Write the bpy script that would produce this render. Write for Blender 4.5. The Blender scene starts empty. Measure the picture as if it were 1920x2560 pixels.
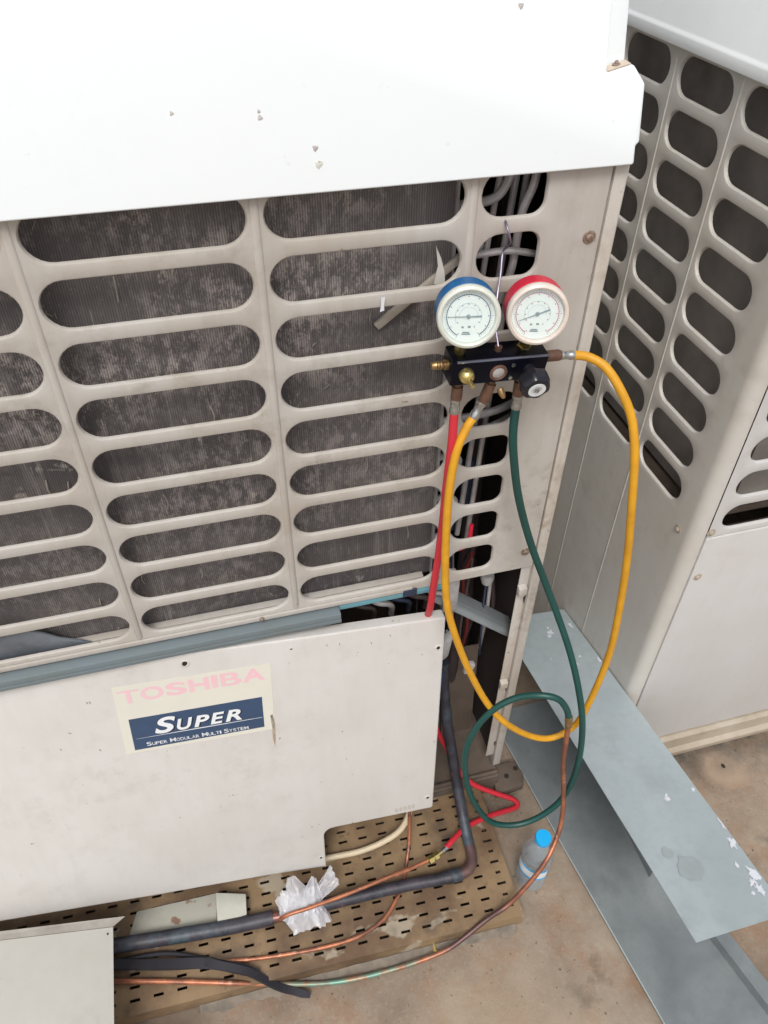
import bpy, bmesh, math, random
from mathutils import Vector, Matrix, noise
random.seed(7)
sc = bpy.context.scene
COL = sc.collection

# ------------------------------------------------------------------ camera
cam_d = bpy.data.cameras.new('camera')
cam_d.sensor_fit = 'VERTICAL'; cam_d.sensor_height = 36.0; cam_d.lens = 27.0
cam_d.clip_start = 0.02; cam_d.clip_end = 400
cam = bpy.data.objects.new('camera', cam_d); COL.objects.link(cam)
cam.matrix_world = Matrix(((0.96557, 0.17055, -0.19645, 0.0),
                           (-0.26000, 0.65834, -0.70639, -0.75),
                           (0.00885, 0.73314, 0.68002, 1.60),
                           (0, 0, 0, 1)))
sc.camera = cam

# ------------------------------------------------------------------ light
SUN_EL, SUN_ROT = math.radians(56), math.radians(200)   # soft sun, high, in front of the units
w = bpy.data.worlds.new('World'); sc.world = w; w.use_nodes = True
nt = w.node_tree; bg = nt.nodes['Background']
sky = nt.nodes.new('ShaderNodeTexSky'); sky.sky_type = 'NISHITA'
sky.sun_disc = False; sky.sun_elevation = SUN_EL; sky.sun_rotation = SUN_ROT
sky.air_density = 1.0; sky.dust_density = 4.0; sky.ozone_density = 1.0
hs = nt.nodes.new('ShaderNodeHueSaturation'); hs.inputs['Saturation'].default_value = 0.35
nt.links.new(sky.outputs[0], hs.inputs['Color']); nt.links.new(hs.outputs[0], bg.inputs['Color'])
bg.inputs['Strength'].default_value = 0.135
sd = bpy.data.lights.new('sun', 'SUN'); sd.energy = 1.6; sd.angle = math.radians(20); sd.color = (1.0, 0.985, 0.96)
sun = bpy.data.objects.new('sun', sd); COL.objects.link(sun)
sdir = Vector((math.sin(SUN_ROT) * math.cos(SUN_EL), math.cos(SUN_ROT) * math.cos(SUN_EL), math.sin(SUN_EL)))
sun.rotation_euler = sdir.to_track_quat('Z', 'Y').to_euler()
sun.location = (0, -3, 6)
sc.view_settings.view_transform = 'Standard'; sc.view_settings.look = 'None'
sc.view_settings.exposure = 0.13; sc.view_settings.gamma = 1.0
sc.view_settings.use_curve_mapping = False

# ------------------------------------------------------------------ materials
def srgb(r, g, b):
    f = lambda c: (c / 255 / 12.92) if c / 255 <= 0.04045 else ((c / 255 + 0.055) / 1.055) ** 2.4
    return (f(r), f(g), f(b), 1)

class Nodes:
    def __init__(s, name):
        s.m = bpy.data.materials.new(name); s.m.use_nodes = True
        s.t = s.m.node_tree; s.b = s.t.nodes['Principled BSDF']
        s.tc = s.t.nodes.new('ShaderNodeTexCoord')
    def n(s, kind): return s.t.nodes.new(kind)
    def l(s, a, b): s.t.links.new(a, b)
    def noise(s, scale, detail=4, rough=0.55, stretch=None, dist=0.0, off=(0, 0, 0)):
        mp = s.n('ShaderNodeMapping'); mp.inputs['Location'].default_value = off
        if stretch: mp.inputs['Scale'].default_value = stretch
        s.l(s.tc.outputs['Object'], mp.inputs['Vector'])
        nn = s.n('ShaderNodeTexNoise'); nn.inputs['Scale'].default_value = scale
        nn.inputs['Detail'].default_value = detail; nn.inputs['Roughness'].default_value = rough
        nn.inputs['Distortion'].default_value = dist
        s.l(mp.outputs[0], nn.inputs['Vector']); return nn.outputs['Fac']
    def ramp(s, fac, a, b, hi=1.0):
        r = s.n('ShaderNodeMapRange'); r.inputs['From Min'].default_value = a; r.inputs['From Max'].default_value = b
        r.inputs['To Max'].default_value = hi; r.clamp = True
        s.l(fac, r.inputs['Value']); return r.outputs[0]
    def mix(s, fac, a, b, mode='MIX'):
        m = s.n('ShaderNodeMix'); m.data_type = 'RGBA'; m.blend_type = mode
        if isinstance(fac, (int, float)): m.inputs['Factor'].default_value = fac
        else: s.l(fac, m.inputs['Factor'])
        for v, k in ((a, 6), (b, 7)):
            if isinstance(v, tuple): m.inputs[k].default_value = v
            else: s.l(v, m.inputs[k])
        return m.outputs[2]
    def mul(s, a, b):
        m = s.n('ShaderNodeMath'); m.operation = 'MULTIPLY'
        for v, k in ((a, 0), (b, 1)):
            if isinstance(v, (int, float)): m.inputs[k].default_value = v
            else: s.l(v, m.inputs[k])
        return m.outputs[0]
    def axis(s, which):
        sp = s.n('ShaderNodeSeparateXYZ'); s.l(s.tc.outputs['Object'], sp.inputs[0]); return sp.outputs[which]
    def bump(s, h, strength=0.2, dist=0.001):
        b = s.n('ShaderNodeBump'); b.inputs['Strength'].default_value = strength; b.inputs['Distance'].default_value = dist
        s.l(h, b.inputs['Height']); s.l(b.outputs[0], s.b.inputs['Normal'])
    def done(s, col, rough=0.5, metal=0.0):
        if isinstance(col, tuple): s.b.inputs['Base Color'].default_value = col
        else: s.l(col, s.b.inputs['Base Color'])
        if isinstance(rough, (int, float)): s.b.inputs['Roughness'].default_value = rough
        else: s.l(rough, s.b.inputs['Roughness'])
        s.b.inputs['Metallic'].default_value = metal
        return s.m

def paint(name, col, dirt, amt=0.5, streak=0.3, speck=0.5, rough=0.45, sc1=7):
    k = Nodes(name)
    c = k.mix(k.ramp(k.noise(sc1, 3, 0.5), 0.38, 0.85, amt), col, dirt)
    c = k.mix(k.ramp(k.noise(9, 5, 0.6, (6, 6, 0.45), 0.0), 0.45, 0.85, streak), c, dirt)
    c = k.mix(k.ramp(k.noise(1.7, 2, 0.5, off=(3, 1, 2)), 0.25, 0.8, 0.35), c, tuple(x * 0.88 for x in col[:3]) + (1,))
    c = k.mix(k.mul(k.ramp(k.noise(28, 5, 0.65, off=(1, 8, 2)), 0.50, 0.78), k.ramp(k.noise(4, 2, 0.5, off=(6, 2, 2)), 0.35, 0.7, streak * 1.6)), c, tuple(x * 0.62 for x in dirt[:3]) + (1,))
    c = k.mix(k.ramp(k.noise(95, 2, 0.5, off=(5, 2, 1)), 0.74, 0.80, speck), c, srgb(95, 80, 66))
    k.bump(k.noise(55, 3, 0.5), 0.08, 0.001)
    return k.done(c, rough + 0.08)

def plain(name, col, rough=0.5, metal=0.0, var=0.25, scale=30, dark=None, bump=0.1):
    k = Nodes(name)
    dk = dark or tuple(x * 0.6 for x in col[:3]) + (1,)
    c = k.mix(k.ramp(k.noise(scale, 5, 0.6), 0.4, 0.75, var), col, dk)
    k.bump(k.noise(scale * 6, 3), bump, 0.0006)
    return k.done(c, rough, metal)

M_BEIGE = paint('beige_paint', (0.485, 0.46, 0.425, 1), (0.34, 0.275, 0.20, 1), 0.7, 0.45, 0.7)
M_POST = paint('post_paint', (0.52, 0.49, 0.445, 1), (0.33, 0.22, 0.12, 1), 0.45, 0.55, 0.8)
M_PANEL = paint('panel_paint', (0.605, 0.585, 0.56, 1), (0.47, 0.43, 0.37, 1), 0.5, 0.28, 0.7)
M_BGREY = paint('grey_paint', (0.56, 0.54, 0.50, 1), (0.46, 0.39, 0.30, 1), 0.45, 0.25, 0.3)
M_BFRONT = paint('front_grey_paint', (0.565, 0.555, 0.545, 1), (0.46, 0.41, 0.34, 1), 0.35, 0.2, 0.35)
M_BCOVER = paint('cover_grey_paint', (0.76, 0.78, 0.78, 1), (0.58, 0.59, 0.57, 1), 0.3, 0.1, 0.1, 0.4)
M_WHITE = paint('white_paint', (0.82, 0.865, 0.88, 1), (0.82, 0.82, 0.81, 1), 0.2, 0.05, 0.1, 0.4)
M_LEDGE = paint('yellowed_paint', (0.60, 0.50, 0.40, 1), (0.42, 0.28, 0.18, 1), 0.6, 0.3, 0.9)
M_PAN = paint('dirty_pan_paint', (0.135, 0.102, 0.078, 1), (0.06, 0.045, 0.034, 1), 0.9, 0.5, 0.9, 0.7, 18)
M_BASERAIL = paint('cream_rail_paint', (0.42, 0.365, 0.29, 1), (0.22, 0.15, 0.09, 1), 0.7, 0.3, 0.9)
M_BLUEGREY = paint('blue_grey_rail', (0.165, 0.205, 0.225, 1), (0.15, 0.16, 0.135, 1), 0.6, 0.3, 0.6, 0.5, 14)
M_TEAL = paint('teal_rail', (0.12, 0.30, 0.36, 1), (0.18, 0.22, 0.22, 1), 0.5, 0.3, 0.6, 0.5, 20)
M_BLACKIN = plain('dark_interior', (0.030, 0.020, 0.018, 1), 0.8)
M_TUBE = plain('dull_tube', (0.46, 0.44, 0.43, 1), 0.5, 0.15, 0.5, 40, (0.10, 0.075, 0.07, 1))
M_DKTUBE = plain('brown_tube', (0.06, 0.043, 0.042, 1), 0.6, 0.0, 0.6, 25)
M_BLACKPAINT = plain('black_anodised', (0.004, 0.0045, 0.009, 1), 0.3, 0.0, 0.2, 60, None, 0.02)
M_BLACKPAINT.node_tree.nodes['Principled BSDF'].inputs['Specular IOR Level'].default_value = 0.12
M_BLACKPLASTIC = plain('black_plastic', (0.012, 0.013, 0.018, 1), 0.3)
M_BRASS = plain('old_brass', (0.46, 0.31, 0.14, 1), 0.35, 0.85, 0.6, 90, (0.20, 0.10, 0.06, 1))
M_DBRASS = plain('brown_brass', (0.22, 0.125, 0.085, 1), 0.45, 0.6, 0.6, 90, (0.09, 0.05, 0.04, 1))
M_YBRASS = plain('bright_brass', (0.72, 0.58, 0.22, 1), 0.25, 0.9, 0.3, 90)
M_STEEL = plain('ferrule_steel', (0.50, 0.51, 0.50, 1), 0.25, 0.9, 0.4, 80)
M_SCREW = plain('rusty_screw', (0.34, 0.27, 0.22, 1), 0.5, 0.4, 0.9, 250, (0.16, 0.07, 0.04, 1))
M_RED = plain('red_hose', (0.58, 0.028, 0.045, 1), 0.42, 0, 0.3, 30, (0.38, 0.012, 0.025, 1))
M_YEL = plain('yellow_hose', (0.66, 0.325, 0.014, 1), 0.5, 0, 0.5, 38, (0.42, 0.18, 0.01, 1), 0.3)
M_GRN = plain('green_hose', (0.008, 0.062, 0.053, 1), 0.42, 0, 0.5, 25, (0.005, 0.035, 0.034, 1))
M_BLUEBOOT = plain('blue_boot', (0.006, 0.135, 0.36, 1), 0.45, 0, 0.4, 50)
M_REDBOOT = plain('red_boot', (0.70, 0.018, 0.055, 1), 0.45, 0, 0.3, 50)
M_BEZEL = plain('clear_cream_bezel', (0.62, 0.64, 0.58, 1), 0.25, 0, 0.4, 70, (0.48, 0.46, 0.36, 1), 0.03)
M_BEZEL2 = plain('clear_tan_bezel', (0.68, 0.60, 0.53, 1), 0.25, 0, 0.4, 70, (0.52, 0.42, 0.34, 1), 0.03)
M_DIAL = plain('dial_white', (0.80, 0.84, 0.83, 1), 0.4, 0, 0.3, 60, (0.74, 0.73, 0.62, 1), 0.0)
M_NAVY = plain('dial_navy', (0.02, 0.045, 0.13, 1), 0.5)
M_PINK = plain('dial_pink', (0.52, 0.20, 0.25, 1), 0.5)
M_MARK = plain('dial_mark', (0.22, 0.27, 0.30, 1), 0.5)
M_TEALMARK = plain('dial_teal', (0.36, 0.56, 0.55, 1), 0.5)
M_LABEL = plain('sticker_cream', (0.66, 0.64, 0.555, 1), 0.5, 0, 0.4, 25, (0.60, 0.585, 0.54, 1), 0.02)
M_LPINK = plain('faded_red_print', (0.76, 0.47, 0.52, 1), 0.5, 0, 0.6, 30, (0.66, 0.55, 0.53, 1), 0.0)
M_LBLUE = plain('sticker_blue', (0.036, 0.066, 0.125, 1), 0.4, 0, 0.4, 40, (0.05, 0.09, 0.19, 1), 0.0)
M_LWHITE = plain('sticker_white', (0.74, 0.76, 0.77, 1), 0.5, 0, 0.2, 60, None, 0.0)
M_LSHADOW = plain('sticker_black', (0.012, 0.018, 0.035, 1), 0.5)
M_SHADEDIRT = plain('shaded_dirty_cream', (0.30, 0.28, 0.25, 1), 0.6, 0, 0.8, 18, (0.17, 0.14, 0.11, 1))
M_SHROUD = plain('shroud_blue', (0.23, 0.26, 0.29, 1), 0.4, 0.2, 0.9, 8, (0.05, 0.05, 0.06, 1))
M_REDDK = plain('dark_red_wire', (0.16, 0.02, 0.02, 1), 0.5)
M_CHIP = plain('chip_grey', (0.50, 0.47, 0.45, 1), 0.7, 0, 0.8, 200, (0.30, 0.26, 0.24, 1))
M_HOLE = plain('hole_black', (0.02, 0.016, 0.014, 1), 0.8)
M_CAP = plain('cap_blue', (0.01, 0.40, 0.82, 1), 0.35, 0, 0.1)
M_CABLE = plain('cream_cable', (0.58, 0.48, 0.33, 1), 0.5, 0, 0.3, 25)
M_STRIP = plain('black_rubber', (0.018, 0.017, 0.023, 1), 0.75, 0, 0.6, 30)
M_BLOCK = plain('pale_foam', (0.47, 0.47, 0.40, 1), 0.6, 0, 0.3, 30)
M_WOOD = plain('stick_grey', (0.36, 0.32, 0.27, 1), 0.7, 0, 0.6, 60)
M_PAPER = plain('torn_paper', (0.66, 0.64, 0.58, 1), 0.7)
M_TAPE = plain('shiny_tape', (0.72, 0.74, 0.78, 1), 0.15, 0.0, 0.2)
M_GREYWHITE = plain('connector_white', (0.42, 0.41, 0.40, 1), 0.5)
M_BLUEIN = plain('blue_foam', (0.022, 0.032, 0.065, 1), 0.6)

def mk_concrete():
    k = Nodes('concrete')
    c = k.mix(k.ramp(k.noise(5, 7, 0.62), 0.36, 0.66), (0.205, 0.152, 0.110, 1), (0.345, 0.28, 0.212, 1))
    c = k.mix(k.ramp(k.noise(11, 6, 0.7, off=(4, 4, 0)), 0.48, 0.68, 0.6), c, (0.25, 0.135, 0.07, 1))
    c = k.mix(k.ramp(k.noise(8, 6, 0.6, off=(9, 1, 0)), 0.58, 0.75, 0.8), c, (0.075, 0.062, 0.05, 1))
    c = k.mix(k.ramp(k.noise(160, 3, 0.7), 0.55, 0.75, 0.4), c, (0.36, 0.32, 0.27, 1))
    c = k.mix(k.ramp(k.noise(120, 2, 0.5, off=(2, 7, 3)), 0.70, 0.76, 0.7), c, (0.05, 0.04, 0.035, 1))
    def spot(cx, cy, r0, r1, col, f, warp=0.03):
        mp = k.n('ShaderNodeMapping'); mp.inputs['Location'].default_value = (-cx, -cy, 0); k.l(k.tc.outputs['Object'], mp.inputs['Vector'])
        ln = k.n('ShaderNodeVectorMath'); ln.operation = 'LENGTH'; k.l(mp.outputs[0], ln.inputs[0])
        ad = k.n('ShaderNodeMath'); ad.operation = 'MULTIPLY_ADD'; k.l(k.noise(18, 4), ad.inputs[0]); ad.inputs[1].default_value = warp; k.l(ln.outputs['Value'], ad.inputs[2])
        return k.mix(k.ramp(ad.outputs[0], r1 + warp / 2, r0 + warp / 2, f), c, col)
    c = spot(0.985, -0.10, 0.035, 0.06, (0.40, 0.30, 0.215, 1), 0.7)
    c = spot(0.30, -0.52, 0.10, 0.22, (0.37, 0.29, 0.20, 1), 0.5, 0.09)
    c = spot(0.27, -0.46, 0.012, 0.020, (0.12, 0.10, 0.09, 1), 0.8, 0.01)
    c = spot(-0.25, -0.33, 0.03, 0.11, (0.09, 0.06, 0.045, 1), 0.8, 0.06)
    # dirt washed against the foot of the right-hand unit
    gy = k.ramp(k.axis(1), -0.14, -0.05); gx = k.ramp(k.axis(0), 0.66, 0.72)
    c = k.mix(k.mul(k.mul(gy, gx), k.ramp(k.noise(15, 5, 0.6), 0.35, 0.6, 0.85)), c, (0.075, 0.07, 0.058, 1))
    k.bump(k.noise(70, 8, 0.7), 0.5, 0.003)
    return k.done(c, 0.8)
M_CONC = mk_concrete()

def mk_coil():
    k = Nodes('fin_coil')
    c = k.mix(k.ramp(k.noise(2.6, 3, 0.6), 0.35, 0.68), (0.098, 0.088, 0.088, 1), (0.205, 0.186, 0.180, 1))
    c = k.mix(k.ramp(k.noise(5, 6, 0.7, (60, 1, 2.2), 0.1, (1, 0, 2)), 0.55, 0.75, 0.30), c, (0.36, 0.33, 0.31, 1))
    c = k.mix(k.ramp(k.noise(4, 6, 0.75, (70, 1, 4.0), 0.0, (7, 0, 5)), 0.63, 0.69, 0.75), c, (0.02, 0.017, 0.018, 1))
    area = k.ramp(k.noise(4.2, 3, 0.6, (1, 1, 1.5), 0.2, (3.3, 0, 4.1)), 0.41, 0.57)
    clump = k.ramp(k.noise(48, 9, 0.85, (1.6, 1, 0.8), 0.0, (2, 0, 7)), 0.48, 0.56, 0.95)
    zr = k.n('ShaderNodeMapRange'); zr.inputs['From Min'].default_value = 0.85; zr.inputs['From Max'].default_value = 1.2; zr.inputs['To Min'].default_value = 0.38; zr.inputs['To Max'].default_value = 1.0; k.l(k.axis(2), zr.inputs['Value'])
    c = k.mix(k.mul(k.mul(area, clump), zr.outputs[0]), c, (0.58, 0.51, 0.475, 1))
    fine = k.ramp(k.noise(150, 4, 0.8, (1.6, 1, 0.7), 0.0, (5, 0, 2)), 0.56, 0.64, 0.55)
    c = k.mix(k.mul(fine, k.ramp(k.noise(3, 2, 0.5, off=(9, 0, 9)), 0.3, 0.6)), c, (0.42, 0.375, 0.35, 1))
    col_ = k.mul(k.ramp(k.noise(3, 2, 0.5, (10, 1, 0.7), 0, (4, 0, 1)), 0.52, 0.68), k.ramp(k.noise(12, 6, 0.75, (16, 1, 0.8), 0, (2, 0, 3)), 0.46, 0.62, 0.5))
    c = k.mix(col_, c, (0.46, 0.42, 0.39, 1))
    blob = k.ramp(k.noise(17, 4, 0.6, (1.5, 1, 1), 0.4, (8, 0, 1)), 0.67, 0.72, 0.8)
    c = k.mix(blob, c, (0.60, 0.54, 0.49, 1))
    sc_ = k.ramp(k.noise(6, 3, 0.6, (45, 1, 1.6), 0.0, (17, 0, 9)), 0.71, 0.74, 0.8)
    c = k.mix(sc_, c, (0.62, 0.58, 0.53, 1))
    wv = k.n('ShaderNodeTexWave'); wv.bands_direction = 'X'; wv.inputs['Scale'].default_value = 115
    wv.inputs['Distortion'].default_value = 0.6; wv.inputs['Detail'].default_value = 2
    k.l(k.tc.outputs['Object'], wv.inputs['Vector'])
    c = k.mix(k.ramp(wv.outputs['Fac'], 0.2, 0.7, 0.45), c, (0.045, 0.038, 0.04, 1))
    k.bump(k.noise(40, 6, 0.8, (14, 1, 1.5)), 0.9, 0.003)
    return k.done(c, 0.65)
M_COIL = mk_coil()
def mk_coil2():
    k = Nodes('fin_coil_mottled')  # mottled grey-brown coil behind the second unit's slots
    c = k.mix(k.ramp(k.noise(12, 5, 0.6), 0.35, 0.7), (0.15, 0.13, 0.118, 1), (0.27, 0.245, 0.22, 1))
    c = k.mix(k.ramp(k.noise(5, 3, 0.6, off=(2, 3, 1)), 0.4, 0.7, 0.5), c, (0.20, 0.195, 0.185, 1))
    return k.done(c, 0.8)
M_COIL2 = mk_coil2()

def mk_galv(name, base, dark, marks=0.0, metal=0.45, rough=0.42):
    k = Nodes(name)
    c = k.mix(k.ramp(k.noise(5.0, 3, 0.55, dist=0.4), 0.28, 0.74), base, dark)
    c = k.mix(k.ramp(k.noise(9, 5, 0.6, off=(2, 5, 1)), 0.52, 0.80, 0.55), c, tuple(x * 0.6 for x in dark[:3]) + (1,))
    if marks:
        c = k.mix(k.ramp(k.noise(13, 5, 0.65, (1, 0.6, 1), 0.5, (6, 3, 0)), 0.665, 0.70, marks), c, (0.72, 0.74, 0.80, 1))
    c = k.mix(k.ramp(k.noise(60, 5, 0.7), 0.45, 0.75, 0.25), c, tuple(x * 0.75 for x in dark[:3]) + (1,))
    return k.done(c, rough, metal)
M_LID = mk_galv('galvanised_lid', (0.43, 0.49, 0.51, 1), (0.33, 0.385, 0.40, 1), 0.0, 0.12)
M_DUCT = mk_galv('galvanised_trough', (0.29, 0.315, 0.315, 1), (0.14, 0.16, 0.17, 1), 0.0, 0.2, 0.42)
M_STAIN = mk_galv('damp_metal', (0.37, 0.425, 0.435, 1), (0.315, 0.36, 0.37, 1), 0.0, 0.12, 0.3)
M_BRACKET = mk_galv('galvanised_bracket', (0.34, 0.37, 0.38, 1), (0.24, 0.26, 0.27, 1), 0.0, 0.3)

def mk_tray():
    k = Nodes('tray_paint')
    c = k.mix(k.ramp(k.noise(7, 6, 0.6), 0.40, 0.62), (0.125, 0.076, 0.042, 1), (0.262, 0.178, 0.098, 1))
    c = k.mix(k.ramp(k.noise(8, 4, 0.5, (1, 1.6, 1), 0.3, (1.3, 0.2, 0)), 0.64, 0.67, 0.75), c, (0.38, 0.33, 0.25, 1))
    c = k.mix(k.ramp(k.noise(11, 5, 0.6, off=(6, 4, 0)), 0.56, 0.72, 0.8), c, (0.065, 0.05, 0.042, 1))
    c = k.mix(k.ramp(k.noise(120, 3), 0.62, 0.7, 0.5), c, (0.09, 0.06, 0.045, 1))
    k.bump(k.noise(60, 5), 0.25, 0.001)
    return k.done(c, 0.55)
M_TRAY = mk_tray()

def mk_copper(name, tarn=0.5, green=0.0):
    k = Nodes(name)
    c = k.mix(k.ramp(k.noise(26, 5, 0.65), 0.40, 0.60, tarn), (0.46, 0.175, 0.088, 1), (0.105, 0.052, 0.048, 1))
    c = k.mix(k.ramp(k.noise(60, 3), 0.62, 0.72, 0.7), c, (0.66, 0.42, 0.33, 1))
    if green:
        x = k.axis(0)
        a = k.ramp(x, -0.10, 0.0); b = k.ramp(x, 0.25, 0.14)
        c = k.mix(k.mul(k.mul(a, b), k.ramp(k.noise(30, 4), 0.35, 0.5, green)), c, (0.16, 0.33, 0.26, 1))
        d = k.ramp(x, 0.22, 0.27); e = k.ramp(x, 0.42, 0.37)
        c = k.mix(k.mul(k.mul(d, e), 0.85), c, (0.075, 0.05, 0.055, 1))
    k.bump(k.noise(150, 3), 0.15, 0.0006)
    return k.done(c, 0.42, 0.45)
M_COPPER = mk_copper('copper', 0.55); M_COPGREEN = mk_copper('tarnished_copper', 0.6, 0.9)
M_COPTHIN = mk_copper('thin_copper', 0.75)

def mk_ins():
    k = Nodes('dark_pipe')
    c = k.mix(k.ramp(k.noise(22, 5, 0.65), 0.38, 0.66), (0.018, 0.017, 0.024, 1), (0.048, 0.043, 0.055, 1))
    c = k.mix(k.ramp(k.noise(14, 6, 0.75, off=(2, 2, 2)), 0.50, 0.68, 0.75), c, (0.065, 0.11, 0.135, 1))
    c = k.mix(k.ramp(k.noise(30, 4, 0.6, off=(5, 1, 2)), 0.62, 0.74, 0.7), c, (0.16, 0.075, 0.06, 1))
    k.bump(k.noise(90, 4), 0.25, 0.001)
    return k.done(c, 0.5)
M_INS = mk_ins()

def mk_bag():
    k = Nodes('thin_white_plastic')
    k.b.inputs['Transmission Weight'].default_value = 0.25
    k.b.inputs['Alpha'].default_value = 0.55
    k.bump(k.noise(45, 3, 0.5, dist=2.0), 0.4, 0.003)
    return k.done(k.mix(k.ramp(k.noise(30, 4), 0.4, 0.7, 0.6), (0.90, 0.90, 0.94, 1), (0.72, 0.72, 0.78, 1)), 0.2)
M_BAG = mk_bag()

def mk_clear(name, tint, alpha, rough=0.06):
    m = bpy.data.materials.new(name); m.use_nodes = True
    t = m.node_tree; t.nodes.remove(t.nodes['Principled BSDF'])
    out = t.nodes['Material Output']
    tr = t.nodes.new('ShaderNodeBsdfTransparent'); tr.inputs[0].default_value = tint
    gl = t.nodes.new('ShaderNodeBsdfGlossy'); gl.inputs['Roughness'].default_value = rough; BL = 0.12 if 'lens' in name else 0.22
    gl.inputs['Color'].default_value = (0.95, 0.97, 1, 1)
    df = t.nodes.new('ShaderNodeBsdfDiffuse'); df.inputs[0].default_value = (0.66, 0.80, 0.92, 1)
    fr = t.nodes.new('ShaderNodeLayerWeight'); fr.inputs[0].default_value = BL
    mx = t.nodes.new('ShaderNodeMixShader'); mx2 = t.nodes.new('ShaderNodeMixShader')
    mx2.inputs[0].default_value = alpha
    t.links.new(tr.outputs[0], mx2.inputs[1]); t.links.new(df.outputs[0], mx2.inputs[2])
    cap = t.nodes.new('ShaderNodeMath'); cap.operation = 'MULTIPLY'; cap.inputs[1].default_value = 0.42 if 'lens' in name else 0.75; t.links.new(fr.outputs['Facing'], cap.inputs[0]); t.links.new(cap.outputs[0], mx.inputs[0]); t.links.new(mx2.outputs[0], mx.inputs[1])
    t.links.new(gl.outputs[0], mx.inputs[2]); t.links.new(mx.outputs[0], out.inputs[0])
    return m
M_CLEAR = mk_clear('clear_bottle_plastic', (0.95, 0.985, 1.0, 1), 0.15)
M_LENS = mk_clear('gauge_lens', (0.98, 0.99, 0.98, 1), 0.05, 0.12)

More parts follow.
